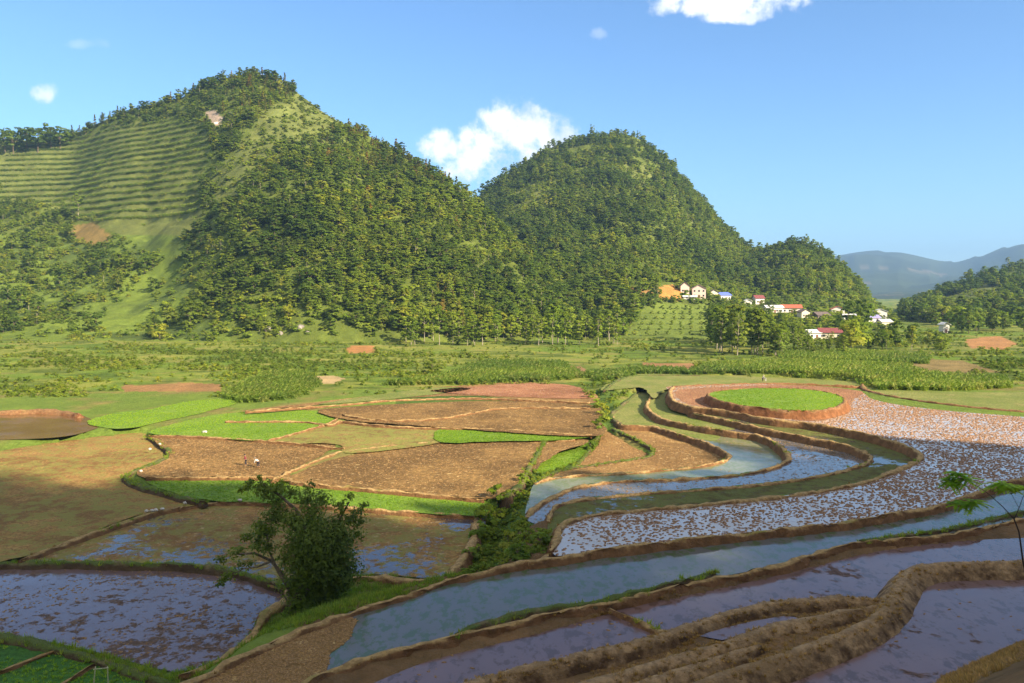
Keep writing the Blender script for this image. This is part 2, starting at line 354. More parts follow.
def valley(x, y):
    r = np.hypot(x, y); tn = x/np.maximum(y, 1)
    z = 2.7+2.2*sstep(tn, .05, .5)*sstep(y, 120, 200)+.006*np.maximum(y-200, 0)*(y < 650)+.006*450*(y >= 650)
    return z + .5*fbm(x, y, 45, 3, 5)*sstep(y, 190, 260)
def hills(x, y):
    """height of the highest hill over the valley, its index and how far up its slope"""
    tn = x/np.maximum(y, 1.0); base = valley(x, y); best = base.copy(); who = np.full(len(x), -1); tt = np.zeros(len(x))
    for k, h in enumerate(HILLS):
        ct, cz, cy = h['c']
        zc = np.interp(tn, ct, cz); yc = np.interp(tn, ct, cy)
        yf = np.interp(tn, u2t(h['foot'][0]), h['foot'][1]); pw = np.interp(tn, u2t(h['pw'][0]), h['pw'][1])
        t = (y-yf)/np.maximum(yc-yf, 20); tc = np.clip(t, 0, 1)
        g = tc**pw
        zz = base+(zc-base)*g
        big = yc > 2500
        am = np.where(big, 95, 16)*np.clip((zc-base)/np.where(big, 400, 200), 0, 1)
        s = np.where(big, 900, 110)
        rel = fbm(x/s, y/s, 1.0, 4, h['seed'])+.7*np.where(big,.35,1)*(.3-np.abs(fbm(tn*np.where(big,26,11), y/np.where(big,5000,900), 1.0, 3, h['seed']+5)))
        zz = zz+am*rel*np.clip(4*tc*(1-tc), 0, 1)
        back = t > 1
        zz = np.where(back, zc-(y-yc)*.55-.0*zc, zz)
        zz = np.where((t < 0) | (tn < ct[0]-.05) | (tn > ct[-1]+.4), -1e3, zz)
        m = zz > best
        best = np.where(m, zz, best); who = np.where(m, k, who); tt = np.where(m, tc, tt)
    return best, who, tt
# hillside behind the photographer and on the right: what the evening shadow falls from
sh = np.array((math.sin(R(SUN_AZ)), math.cos(R(SUN_AZ)))); sp = np.array((-sh[1], sh[0]))
RIDGE_T = 170.0
def ridge(x, y):
    t = x*sh[0]+y*sh[1]; s = x*sp[0]+y*sp[1]
    te = math.tan(R(SUN_EL))
    edge = np.array([(-70,109),(-54,106),(-46.6,103),(-33,100),(-22,96),(-9,90),(5,103),(33,127),(47,137),(56,130),(63.5,125),(79.6,124),(100,120)], float)   # where the shadow ends on the fields
    es = edge@sp; ee = edge@sh; o_ = np.argsort(es); es, ee = es[o_], ee[o_]
    s_k = np.concatenate([[-400, 2, 16], es, es[-1]+np.array([6, 16, 40, 90, 250])]); e_k = np.concatenate([[260, 230, -140], ee, ee[-1]+np.array([30, 90, 140, 176, 178])])
    e = np.interp(s, s_k, e_k)
    top = np.maximum((RIDGE_T-e)*te-np.where(s < es[0]+16, 5.0, 2.5), 0)
    run = np.where(t < RIDGE_T, np.clip((t-88)/(RIDGE_T-88), 0, 1)**1.1, np.clip(1-(t-RIDGE_T)/260, 0, 1))
    return top*run
def near_slope(x, y):
    tn = x/np.maximum(y, 3.0); u = 512+FPX*CP*tn
    v0 = np.interp(u, [400,860,900,960,1024,1100,1300], [740,740,712,662,632,600,540])
    z = CAMZ-1.2-(v0-292)/FPX*np.maximum(y, 0)*1.0
    e = np.interp(u, [860,960,1100], [40,44,50])
    z = z - np.maximum(y-e, 0)*.9
    return np.where(y < 0, CAMZ-1.4+.15*(-y), z)
def terrain(x, y, fields=True):
    x = np.asarray(x, float); y = np.asarray(y, float)
    z, who, tt = hills(x, y)
    z = np.where(y < 60, np.minimum(z, 3), z)
    if fields:
        m = (y > 20) & (y < 235) & (np.abs(x) < 150)
        if m.any():
            fb = field_base(x[m], y[m])+.04*fbm(x[m], y[m], 3, 3, 2)
            dist = sstep(y[m], 195, 232)
            zz = fb*(1-dist)+z[m]*dist
            lo = np.full(m.sum(), 1e9)
            for (nm, mm, zf, pts), P in zip(FIELDS, POLYS):
                ins = inpoly(x[m], y[m], P); lo = np.where(ins, np.minimum(lo, zf-.12), lo)
            z[m] = np.where(lo < 1e8, lo, zz)
    ns = near_slope(x, y); z = np.where((ns > z) & (y < 70), ns, z)
    rg = ridge(x, y); z = np.maximum(z, rg)
    return z
def tz(x, y): return float(terrain(np.array([x]), np.array([y]))[0])
def hit(u, v, y0=120.0, y1=1400.0):
    """where the sight line of a photo pixel meets the ground"""
    d = ray(u, v); ys = np.geomspace(y0, y1, 1600); xs = ys*d[0]/d[1]; zs = CAMZ+ys*d[2]/d[1]
    g = terrain(xs, ys, y0 < 235); k = np.argmax(g >= zs) if (g >= zs).any() else len(ys)-1
    return (xs[k], ys[k], g[k])

# ------------------------------------------------------------------ masks of the hillsides (photo outlines laid onto the ground)
MEADOW = [[(0,139),(75,138),(110,125),(160,121),(205,124),(212,150),(203,190),(196,225),(178,246),(150,255),(110,230),(72,214),(30,203),(0,200)],   # terraced maize
          [(235,150),(262,112),(300,92),(345,120),(318,133),(285,140),(262,168),(240,196),(214,208),(214,180)],
          [(192,238),(178,268),(152,292),(140,300),(126,292),(158,266),(176,246)], [(95,326),(112,306),(140,296),(150,303),(138,332),(104,334)],
          [(508,196),(532,178),(556,190),(548,204),(520,212)], [(612,170),(640,160),(660,176),(640,190)], [(930,300),(985,282),(1010,290),(975,308),(940,312)]]
ORCHARD = [(628,338),(640,310),(668,303),(706,304),(716,330),(720,342),(660,344)]
BARE = [([(205,112),(214,110),(224,118),(222,127),(212,125)], (.55,.42,.33)), ([(66,226),(92,222),(112,236),(106,246),(84,244),(70,238)], (.27,.19,.065)),
        ([(656,287),(672,284),(682,292),(680,300),(662,300)], (.55,.28,.08)), ([(342,348),(356,345),(376,346),(374,353),(350,354)], (.45,.22,.08)),
        ([(300,378),(330,375),(345,378),(335,384),(304,384)], (.50,.36,.18)), ([(120,386),(180,383),(220,384),(224,396),(190,398),(130,397)], (.34,.19,.08)),
        ([(965,339),(1000,336),(1018,344),(1000,350),(970,348)], (.42,.22,.09)), ([(625,288),(640,286),(652,292),(640,296)], (.4,.22,.08)),
        ([(0,406),(40,405),(72,408),(80,414),(50,415),(0,416)], (.38,.19,.09)), ([(10,446),(60,436),(98,432),(96,438),(52,444),(12,452)], (.42,.28,.17)),
        ([(640,362),(700,364),(690,369),(645,368)], (.36,.2,.09)), ([(900,356),(960,360),(1000,372),(940,374),(905,366)], (.27,.2,.08)), ([(530,367),(580,366),(590,372),(540,375)], (.34,.2,.1))]
CROPS = [[(230,392),(262,376),(300,372),(320,384),(300,398),(250,404),(215,408)], [(705,366),(780,362),(905,366),(930,378),(960,384),(900,388),(820,382),(740,374),(700,374)],
         [(590,374),(650,369),(700,372),(760,376),(720,378),(640,377),(596,382)], [(780,353),(860,352),(930,358),(925,364),(850,362),(782,360)], [(860,374),(940,376),(1000,380),(1010,388),(940,392),(880,390)], [(490,362),(560,364),(586,378),(540,382),(500,384),(420,385),(380,386),(440,378)]]
def ground_colour(x, y, z, who, tt, slope_ok):
    u, v = to_px(x, y, z); n1 = fbm(x, y, 24, 4, 31); n2 = fbm(x, y, 6, 3, 33); n3 = fbm(x, y, 90, 3, 35)
    col = np.empty((len(x), 3))
    mead = np.array((.16,.24,.03)); pale = np.array((.27,.29,.055)); dark = np.array((.08,.125,.02)); wood = np.array((.13,.165,.03))
    a = sstep(n1+.5*n2, -.35, .35)[:,None]; col[:] = mead*(1-a)+pale*a
    c2 = (sstep(fbm(x, y*2.2, 7, 4, 39), .05, .3)*.5)[:,None]; col = col*(1-c2)+np.array((.11,.16,.03))*c2; c3 = (sstep(fbm(x, y*3, 12, 3, 40)+.3*n3, .2, .35)*.5)[:,None]; col = col*(1-c3)+np.array((.33,.27,.09))*c3
    b = (sstep(fbm(x, y*2.5, 16, 3, 37)+.4*n3, .12, .35)*.75)[:,None]; col = col*(1-b)+dark*b
    uj = u+5*n2+6*n1; vj = v+3*n2+3*n1
    f = (who >= 0)
    colf = wood*(1+.4*n2[:,None])
    for k, P in enumerate(MEADOW):
        i = inpoly(uj, vj, P); colf[i] = (np.array((.165,.19,.05)) if k in (0,1,4,5,6) else np.array((.19,.25,.04)))*(1+.3*n2[i,None]+.2*n1[i,None])
    i = inpoly(uj, vj, ORCHARD); colf[i] = np.array((.17,.22,.04))*(1+.2*n2[i,None])
    low = ((tt < .10) & f & (u < 230)) | (f & (who == 0) & (u < 190) & (v > 235)); w_ = sstep(n1+.4*n2, -.3, .25)[low][:,None]; colf[low] = (np.array((.17,.23,.035))*w_+np.array((.10,.14,.03))*(1-w_))*(1+.3*n2[low,None])
    big = who >= 3; colf[big] = np.array((.055,.075,.035))*(1+.5*fbm(x[big], y[big], 260, 4, 41)[:,None])
    q = big & (fbm(x, y, 420, 4, 43) > .28) & (v > 268); colf[q] = (.16,.14,.09)
    col[f] = colf[f]
    for P, c in BARE:
        i = inpoly(uj*.4+u*.6, vj*.3+v*.7, P); col[i] = np.array(c)*(1+.25*n2[i,None])
    inner = (y < 205) & (y > 30) & ~f
    e = sstep(n1+.6*n2, -.2, .35)[inner][:,None]
    col[inner] = np.array((.17,.24,.04))*(1-e)+np.array((.26,.22,.07))*e
    gl = inner & (u > 395) & (u < 615) & (y > 60) & (v > 385) & (v < 600); col[gl] = np.array((.10,.16,.03))*(1+.35*n2[gl,None])
    nr = (y < 84) & (u > 300) & (z > 2.2) ; col[nr] = np.array((.22,.135,.065))*(1+.35*n2[nr,None])
    return np.clip(col, .01, .8)
def build_ground():
    fine = np.arange(-43, 43.001, .14); coarse = np.concatenate([np.arange(-180, -43, 2.5), ]); coarse2 = np.arange(45, 180.1, 2.5)
    az = np.radians(np.concatenate([coarse, fine, coarse2])); rr = [3.0]
    while rr[-1] < 11000: rr.append(rr[-1]*(1.0085 if 45 < rr[-1] < 240 else 1.0105 if rr[-1] < 380 else 1.0042 if rr[-1] < 1050 else 1.03))
    rr = np.array(rr); A, Q = np.meshgrid(az, rr); X = (np.sin(A)*Q).ravel(); Y = (np.cos(A)*Q).ravel()
    Z = terrain(X, Y); hz, who, tt = hills(X, Y)
    # contour terraces of the maize slope
    u, v = to_px(X, Y, Z); i = (who == 0) & inpoly(u, v, MEADOW[0]) & (v < 225); st = 6.5
    q = Z[i]/st; fr = q-np.floor(q); Z[i] = (np.floor(q)+sstep(fr, .55, 1.0)*.55+fr*.45)*st
    Z = Z + np.where(who >= 0, .8*fbm(X, Y, 14, 3, 51), 0)*(Y > 260)
    na, nr = len(az), len(rr)
    idx = np.arange(na*nr).reshape(nr, na)
    f = np.stack([idx[:-1,:-1], idx[:-1,1:], idx[1:,1:], idx[1:,:-1]], -1).reshape(-1, 4)[:, ::-1]
    me = mesh_np('ground', np.stack([X, Y, Z], 1), f, 4)
    c = np.ones((len(X), 4), np.float32); c[:, :3] = ground_colour(X, Y, Z, who, tt, None)
    at_ = me.color_attributes.new('albedo', 'FLOAT_COLOR', 'POINT'); at_.data.foreach_set('color', c.ravel())
    me.polygons.foreach_set('use_smooth', np.ones(len(f), bool))
    def fn(t):
        p = pos(t); a = t.n('ShaderNodeVertexColor', layer_name='albedo').outputs[0]
        c = t.mix(t.ramp(t.noise(p, .9, 5, .7), .3, .7, .55, 0), a, t.mix(1.0, a, (.45,.5,.4), 'MULTIPLY'))
        c = t.mix(t.ramp(t.noise(p, .18, 5, .6), .45, .7, 0, .4), c, t.mix(1.0, a, (1.5,1.35,1.2), 'MULTIPLY'))
        return bsdf(t, c, .95, .1, bump(t, t.math('ADD', t.noise(p, .7, 6, .7), t.math('MULTIPLY', t.noise(p, 3, 3), .3)), .9, .6))
    o = link('ground', me, mat('ground', fn)); struct(o)
build_ground()

for (nm, m, z, pts), P in zip(FIELDS, POLYS):
    me = bpy.data.meshes.new(nm)
    r = delaunay_2d_cdt([Vector(p) for p in P], [], [list(range(len(P)))], 1, 1e-4)
    me.from_pydata([(p.x, p.y, z) for p in r[0]], [], [f if (r[0][f[1]]-r[0][f[0]]).cross(r[0][f[2]]-r[0][f[0]]) > 0 else f[::-1] for f in r[2]]); me.update(); struct(link(nm, me, M[m]))

# ------------------------------------------------------------------ bunds and terrace banks: swept earth ridges
BUND_PATHS = []
def bund(name, pts, z, drop, w=.55, m='bund', closed=False, slope=.35, jit=.16, lump=.2, px=True, lin=False):
    zf = z if callable(z) else (lambda u: z)
    C = smooth([at(u, v, zf(u)) for u, v in pts] if px else pts, closed, .7 if min(p[1] for p in pts) > -1e9 else 1)
    n = len(C); prof = [(-1.0,-1.0),(-.95,-.35),(-.8,-.06),(-.35,.03),(.35,.03),(.8,-.06),(.95,-.35),(1.0,-1.0)]
    V = []; F_ = []; k = len(prof)
    for i, p in enumerate(C):
        a = C[(i-1) % n] if closed or i > 0 else C[i]; b = C[(i+1) % n] if closed or i < n-1 else C[i]
        d = (b-a); d.z = 0; d.normalize(); nrm = Vector((d.y, -d.x, 0))
        nz = float(fbm(np.array([p.x]), np.array([p.y]), 2.6, 3, 61)[0]); n2 = float(fbm(np.array([p.x]), np.array([p.y]), 1.0, 2, 63)[0])
        taper = 1.0 if closed else min(1, .35+min(i, n-1-i)*.12)
        ww = w*taper*(1+(.3*nz if m == 'bunddry' else .75*nz+.25*n2))
        for j, (s, h) in enumerate(prof):
            off = s*ww if abs(h) < .3 else math.copysign(ww+slope*drop*abs(h), s)
            zz = p.z+(lump*n2 if abs(h) < .3 else 0)+(h*drop if abs(h) > .3 else h*2*ww)
            jx = random.uniform(-jit, jit)*(1 if abs(h) > .05 else .6)
            V.append(p+nrm*(off+jx)+Vector((0, 0, zz-p.z+random.uniform(-jit, jit)*.35)))
        if i:
            for j in range(k-1): F_.append(((i-1)*k+j, (i-1)*k+j+1, i*k+j+1, i*k+j))
    if closed:
        for j in range(k-1): F_.append(((n-1)*k+j, (n-1)*k+j+1, j+1, j))
    if not closed: F_ += [tuple(range(k-1, -1, -1)), tuple((n-1)*k+j for j in range(k))]
    me = bpy.data.meshes.new(name); me.from_pydata([tuple(v) for v in V], [], F_); me.update()
    for q in me.polygons: q.use_smooth = True
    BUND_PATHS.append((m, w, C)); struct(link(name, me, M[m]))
bund('earth_bank', cA, ZS+.2, 1.7, .4)
bund('earth_bank', cB, Z1+.2, 1.5, .38)
bund('earth_bank', cC, Z2+.2, 1.5, .36)
bund('earth_bank', cD, Z3+.2, 1.2, .32)
bund('earth_bank', [(612,428),(630,436),(645,444),(653,450),(648,456),(630,459),(590,465),(560,470),(540,479)], Z4+.2, 1.2, .35, 'bundgrass')
bund('earth_bank', [(648,384),(640,389),(630,398),(620,406),(611,415),(621,424)], Z3+.25, 2.0, .5, 'bundgrass')
bund('earth_bank', [(600,433),(594,441),(588,452),(572,467),(555,474),(535,480),(528,492)], 1.15, 1.2, .35, 'bundgrass')
bund('earth_bank', [(604,390),(618,380),(640,375),(700,375)], 3.8, 1.2, .5, 'bundgrass')
bund('earth_bank', cR, lambda u: float(np.interp(u, [440, 560], [ZR+.3, ZS+.15])), .8, .25)
bund('earth_bank', [(548,553),(540,560),(528,562)], ZS, 1.8, .6)
bund('earth_bund', cN, ZR+.2, .7, .26, slope=.25)
bund('earth_bund', [(455,634),(480,625),(510,616),(560,606),(592,602),(640,591),(690,578),(715,571)], ZR+.25, .7, .35, 'bundgrass')
bund('earth_bund', [(860,541),(905,534),(950,528),(990,518),(1040,508)], ZR+.25, .7, .3, 'bundgrass')
bund('earth_bund', [(608,608),(630,616),(655,627),(684,638)], ZN+.4, .9, .3)
bund('earth_bund', [(1100,556),(1040,560),(1000,562),(960,563),(925,565),(908,572),(898,586),(890,602),(874,617),(840,634),(790,652),(730,672),(680,690),(600,715)], ZN+1.2, 1.5, .42, 'bunddry', slope=.9, jit=.07, lump=.12)
bund('earth_bund', [(885,600),(850,597),(815,599),(775,602),(740,610),(700,622),(655,637),(600,650),(540,664),(480,680),(420,698)], ZN+.75, 1.1, .4, 'bunddry', slope=.7, jit=.1, lump=.12)
bund('earth_bund', [(880,606),(840,612),(800,620),(765,628),(735,640),(690,652),(640,668),(560,692),(500,712)], ZN+.7, 1.0, .5, 'bunddry', slope=.8, jit=.1, lump=.12)
bund('earth_bund', [(760,645),(710,660),(650,680),(600,695)], ZN+.6, 1.0, .5, 'bunddry', slope=.8, jit=.1, lump=.15)
bund('seedling_bed_bank', FIELDS[12][3], 6.55, 2.0, .3, 'bundred', True, slope=.5, jit=.25, lump=.2)
bund('earth_bund', [(862,384),(868,390),(900,397),(950,404),(1024,411),(1100,417)], ZS+.3, .8, .5, 'bundred')
bund('earth_bund', [(674,386),(720,384),(780,383),(860,386)], ZS+.2, 1.5, .4, 'bundred')
# left side
bund('earth_bank', [(-60,411),(0,410.5),(40,409.5),(66,411),(80,414)], 3.0, 1.0, .6, 'bundred', slope=.8)
bund('earth_bund', [(287,588),(288,598),(266,612),(248,640),(215,662),(180,676)], .95, .9, .5)
bund('earth_bund', [(-80,566),(0,562),(100,562),(220,567),(284,586)], 1.1, .9, .4, 'bundgrass')
bund('earth_bund', [(-80,626),(0,635),(60,648),(140,672),(185,690)], .85, .7, .45, 'bundgrass')
bund('earth_bund', [(20,559),(60,544),(100,530),(150,513),(180,507)], 1.4, .7, .35)
bund('earth_bund', [(0,672),(40,655),(62,648)], .75, .4, .2); bund('earth_bund', [(20,712),(55,686),(95,664)], .75, .4, .2)
bund('earth_bund', [(180,508),(215,502),(290,503),(400,511),(480,516)], 1.35, .6, .3)
bund('earth_bund', [(484,500),(478,516),(472,542),(452,570),(432,580),(370,576),(330,582)], 1.2, 1.2, .4)
bund('earth_bund', [(148,436),(160,443),(169,455),(136,470),(126,478),(160,491),(206,502)], 1.75, .7, .4, 'bundgrass')
bund('earth_bund', [(146,477),(200,476.5),(284,477),(300,482),(400,491),(484,499)], 1.9, .6, .25)
bund('earth_bund', [(272,480),(290,471),(330,455),(352,450),(440,441.5),(500,440.5),(575,440)], 2.0, .5, .3)
bund('earth_bund', [(150,435),(200,436.5),(268,440.5),(345,448)], 2.2, .5, .25)
bund('earth_bund', [(268,440),(322,425),(345,414)], 2.3, .5, .25)
bund('earth_bund', [(225,421),(300,421),(330,424),(342,421),(380,425),(440,427.5),(500,429),(592,435)], 2.45, .5, .25)
bund('earth_bund', [(342,414),(365,418),(400,420),(440,418),(470,413),(500,408),(560,407),(590,408)], 2.7, .5, .28)
bund('earth_bund', [(245,411),(300,407),(345,404),(400,399.5),(480,398),(590,402)], 2.85, .5, .3)
bund('earth_bund', [(545,441),(530,466),(520,484),(504,497)], 2.0, 1.5, .4, 'bundgrass')

# ------------------------------------------------------------------ foliage
def leaf_mat(name, dark, light, yellow, trans=.46):
    def f(t):
        oi = t.n('ShaderNodeObjectInfo').outputs['Random']; lr = t.n('ShaderNodeAttribute', attribute_name='lr').outputs['Fac']
        c = t.mix(oi, dark, light); c = t.mix(t.ramp(t.math('FRACT', t.math('MULTIPLY', oi, 17.3)), .62, 1.0, 0, .8), c, yellow)
        pn = t.noise(pos(t), .016, 4, .6); c = t.mix(t.ramp(pn, .38, .62), t.mix(1.0, c, (.82,.86,.85), 'MULTIPLY'), t.mix(1.0, c, (1.3,1.2,1.0), 'MULTIPLY')); c = t.mix(t.ramp(lr, 0, 1, 0, 1), t.mix(1.0, c, (.72,.76,.72), 'MULTIPLY'), t.mix(1.0, c, (1.28,1.25,1.1), 'MULTIPLY'))
        d = bsdf(t, c, .6, .25)
        tr = t.n('ShaderNodeBsdfTranslucent'); t.put(tr.inputs[0], t.mix(1.0, c, (1.4,1.5,.75), 'MULTIPLY'))
        ms = t.n('ShaderNodeMixShader'); ms.inputs[0].default_value = trans; t.put(ms.inputs[1], d); t.put(ms.inputs[2], tr.outputs[0]); return ms.outputs[0]
    return mat(name, f)
M['leaf'] = leaf_mat('broadleaf_foliage', (.135,.205,.02), (.22,.285,.034), (.30,.32,.045))
M['leafdark'] = leaf_mat('dark_foliage', (.09,.15,.02), (.145,.21,.03), (.18,.22,.035))
M['leaflone'] = leaf_mat('lone_tree_foliage', (.155,.205,.03), (.18,.235,.035), (.24,.28,.045), .4)
M['leafpine'] = leaf_mat('pine_foliage', (.13,.16,.03), (.21,.20,.045), (.30,.20,.06))
M['leafshrub'] = leaf_mat('shrub_foliage', (.17,.26,.028), (.26,.33,.045), (.34,.35,.06))
M['leafcorn'] = leaf_mat('crop_leaves', (.15,.235,.045), (.20,.27,.05), (.30,.31,.11))
M['leafrice'] = leaf_mat('rice_leaves', (.22,.36,.035), (.28,.42,.045), (.35,.44,.06))
M['straw'] = leaf_mat('dry_straw', (.27,.17,.07), (.44,.29,.13), (.25,.16,.07), .3)
M['leafbright'] = leaf_mat('sapling_leaves', (.24,.40,.035), (.32,.46,.045), (.36,.46,.05), .5)
M['bark'] = plain('bark', (.20,.15,.10), .9, .3, 4)
M['barkpale'] = plain('pale_bark', (.42,.36,.27), .9, .25, 3)
M['clod'] = plain('earth_clod', (.36,.21,.08), .95, .3, 2)
M['clodwet'] = plain('rice_stubble_clod', (.33,.185,.095), .85, .3, 2)
def set_lr(me, vals):
    a = me.attributes.new('lr', 'FLOAT', 'FACE'); a.data.foreach_set('value', np.asarray(vals, np.float32))
def leaf_quads(c, nrm, size, rng, aspect=.55):
    """one pointed leaf-clump face at every centre c, facing about nrm"""
    n = len(c); nrm = nrm/np.linalg.norm(nrm, axis=1, keepdims=True)
    a = rng.normal(size=(n, 3)); a -= (a*nrm).sum(1, keepdims=True)*nrm; a /= np.linalg.norm(a, axis=1, keepdims=True); b = np.cross(nrm, a)
    s = (size*(.6+.8*rng.random(n)))[:, None]
    V = np.stack([c-a*s, c-b*s*aspect+nrm*s*.12, c+a*s, c+b*s*aspect+nrm*s*.12], 1).reshape(-1, 3)
    return V, np.arange(4*n).reshape(n, 4)
NORMALS = {}
def round_normals(me, n):
    me.polygons.foreach_set('use_smooth', np.ones(len(me.polygons), bool)); me.normals_split_custom_set_from_vertices([tuple(v) for v in n])
def crown(name, seed, H_, R_, base, nclump, nleaf, leaf, shape='round', flat=1.0, lean=0.0):
    rng = np.random.default_rng(seed); C = []; N = []; L = []
    for i in range(nclump):
        h = rng.random()
        if shape == 'cone': h = h**1.3; rad = R_*(1-h)*1.0+.12*R_
        elif shape == 'tall': rad = R_*(.55+.6*math.sin(math.pi*min(1, h*1.02))**.7)*(1-.35*h)
        elif shape == 'umbrella': h = .25+.75*h; rad = R_*(1.1-.35*abs(h-.7))
        else: rad = R_*math.sqrt(max(.05, 1-(2*h-1)**2*.85))
        th = rng.random()*2*math.pi; q = rng.random()**.45
        c = np.array([math.cos(th)*rad*q+lean*h, math.sin(th)*rad*q, base+(H_-base)*h])
        cr = R_*rng.uniform(.20, .38)*(.8 if shape in ('cone', 'tall') else 1)
        d = rng.normal(size=(nleaf, 3)); d /= np.linalg.norm(d, axis=1, keepdims=True)
        d[:, 2] = np.where(d[:, 2] < -.3, -d[:, 2]*.6, d[:, 2])
        p = c+d*cr*np.array([1, 1, .62*flat])*(.55+.5*rng.random((nleaf, 1)))
        out = d*.8+np.array([math.cos(th)*.4*q, math.sin(th)*.4*q, .55])+rng.normal(size=(nleaf, 3))*.28
        C.append(p); N.append(out); L.append(np.clip(.5+rng.normal()*.28+rng.normal(size=nleaf)*.12, 0, 1))
    C = np.concatenate(C); N = np.concatenate(N)
    V, F_ = leaf_quads(C, N, leaf*np.ones(len(C)), rng)
    me = mesh_np(name, V, F_, 4); set_lr(me, np.concatenate(L))
    ctr = np.array([lean*.5, 0, base+(H_-base)*.42]); q = (C-ctr)/np.array([R_, R_, (H_-base)*.5]); q /= np.linalg.norm(q, axis=1, keepdims=True)+1e-6
    nn = N/np.linalg.norm(N, axis=1, keepdims=True); nn = .55*q+.35*nn+np.array([0, -.12, .5]); nn /= np.linalg.norm(nn, axis=1, keepdims=True)
    NORMALS[name] = np.repeat(nn, 4, 0); round_normals(me, NORMALS[name]); return me
def tube(V, F_, pts, radii, k=6):
    pts = [Vector(p) for p in pts]; b0 = len(V)
    for i, p in enumerate(pts):
        d = (pts[min(i+1, len(pts)-1)]-pts[max(i-1, 0)]).normalized(); s = d.cross(Vector((0, 1, .13))).normalized(); q = d.cross(s)
        for j in range(k):
            a = 2*math.pi*j/k; V.append(tuple(p+(s*math.cos(a)+q*math.sin(a))*radii[i]))
    for i in range(len(pts)-1):
        for j in range(k): F_.append((b0+i*k+j, b0+i*k+(j+1) % k, b0+(i+1)*k+(j+1) % k, b0+(i+1)*k+j))
    F_.append(tuple(b0+(len(pts)-1)*k+j for j in range(k)))
def trunk_mesh(name, seed, h, r, limbs=4, spread=1.5):
    rd = random.Random(seed); V = []; F_ = []; P = [(0, 0, -.6)]; x = y = 0
    for i in range(1, 7):
        x += rd.uniform(-.05, .05)*h*.3; y += rd.uniform(-.05, .05)*h*.3; P.append((x, y, h*i/6))
    tube(V, F_, P, [r*(1.15-.16*i) for i in range(7)])
    for l in range(limbs):
        i = rd.randint(3, 5); b = Vector(P[i]); a = rd.uniform(0, 6.28)
        e = b+Vector((math.cos(a)*spread, math.sin(a)*spread, spread*rd.uniform(.6, 1.2)))
        tube(V, F_, [b, (b+e)/2+Vector((0, 0, .1)), e], [r*.5, r*.35, r*.12], 5)
    me = bpy.data.meshes.new(name); me.from_pydata(V, [], F_); me.update(); return me
# prototypes: (crown mesh, trunk mesh, height)
def kind(nm, seed, H_, R_, base, nc, nl, leaf, shape, lm, tm, tr=.16, flat=1.0):
    c = crown(nm+'_crown_%d' % seed, seed, H_, R_, base, nc, nl, leaf, shape, flat); c.materials.append(lm)
    t = trunk_mesh(nm+'_trunk', seed, H_*.8, tr, 5, R_*.6); t.materials.append(tm); return (c, t, H_)
K = {}
for i in range(5): K['broad%d' % i] = kind('broadleaf', 10+i, (8.0, 7.0, 9.2, 6.0, 9.0)[i], (3.1, 3.9, 2.6, 3.4, 3.3)[i], (1.6, 1.2, 2.2, .8, 3.0)[i], (26, 32, 24, 26, 20)[i], 26, (.52, .46, .56, .42, .6)[i], 'round', M['leaf'], M['bark'])
for i in range(2): K['tall%d' % i] = kind('tall_tree', 20+i, 14.0, 2.7, 4.6, 30, 26, .5, 'tall', M['leaf'], M['barkpale'], .17)
for i in range(2): K['dark%d' % i] = kind('dark_tree', 30+i, 10.0, 3.4, 1.6, 30, 26, .55, 'round', M['leafdark'], M['bark'])
for i in range(2): K['pine%d' % i] = kind('pine', 40+i, 11.0, 2.0, 1.2, 34, 20, .45, 'cone', M['leafpine'], M['bark'])
for i in range(2): K['umb%d' % i] = kind('spreading_tree', 50+i, 10.0, 4.2, 1.6, 34, 30, .5, 'umbrella', M['leafdark'], M['bark'], .2, .7)
for i in range(3): K['fine%d' % i] = kind('grove_tree', 70+i, 14.0, 2.9, 2.6+i*.9, 64, 30, .36, 'tall', M['leafshrub'] if i == 1 else M['leaf'], M['barkpale'], .15)
for i in range(2): K['shrub%d' % i] = kind('shrub', 60+i, 2.4, 1.6, .1, 14, 20, .3, 'round', M['leafshrub'], M['bark'], .05)
for i in range(2): K['bushd%d' % i] = kind('dark_shrub', 64+i, 2.6, 1.7, .1, 14, 20, .32, 'round', M['leaf'], M['bark'], .05)
def corn_mesh():
    rng = np.random.default_rng(5); n = 60; c = np.stack([rng.uniform(-1.2, 1.2, n), rng.uniform(-.45, .45, n), rng.uniform(.2, 1.75, n)], 1)
    V, F_ = leaf_quads(c, rng.normal(size=(n, 3))+np.array([0, 0, .5]), .48*np.ones(n), rng, .22)
    me = mesh_np('crop_clump', V, F_, 4); set_lr(me, rng.random(n)); me.materials.append(M['leafcorn']); return me
def tuft_mesh(nm, h, w, n, m, seed):
    rng = np.random.default_rng(seed); V = []; F_ = []
    for i in range(n):
        a = rng.random()*6.28; b = np.array([math.cos(a), math.sin(a), 0]); r0 = rng.random()*w*.5; hh = h*rng.uniform(.6, 1.1); s = np.array([-b[1], b[0], 0])*w*.10
        p = b*r0; V += [p-s, p+s, p+b*w*rng.uniform(.2, .7)+np.array([0, 0, hh])]; F_.append((3*i, 3*i+1, 3*i+2))
    me = mesh_np(nm, V, F_, 3); set_lr(me, rng.random(n)); me.materials.append(m); return me
def clod_mesh(nm, seed, m, fl):
    bm = bmesh.new(); bmesh.ops.create_icosphere(bm, subdivisions=1, radius=.5); rd = random.Random(seed)
    for v in bm.verts: v.co *= rd.uniform(.65, 1.25); v.co.z *= fl; v.co.y *= .6
    me = bpy.data.meshes.new(nm); bm.to_mesh(me); bm.free(); me.materials.append(m); return me
def proto_collection(nm, meshes):
    c = bpy.data.collections.new(nm)
    for i, me in enumerate(meshes): c.objects.link(bpy.data.objects.new('%s_%02d' % (nm, i), me))
    return c
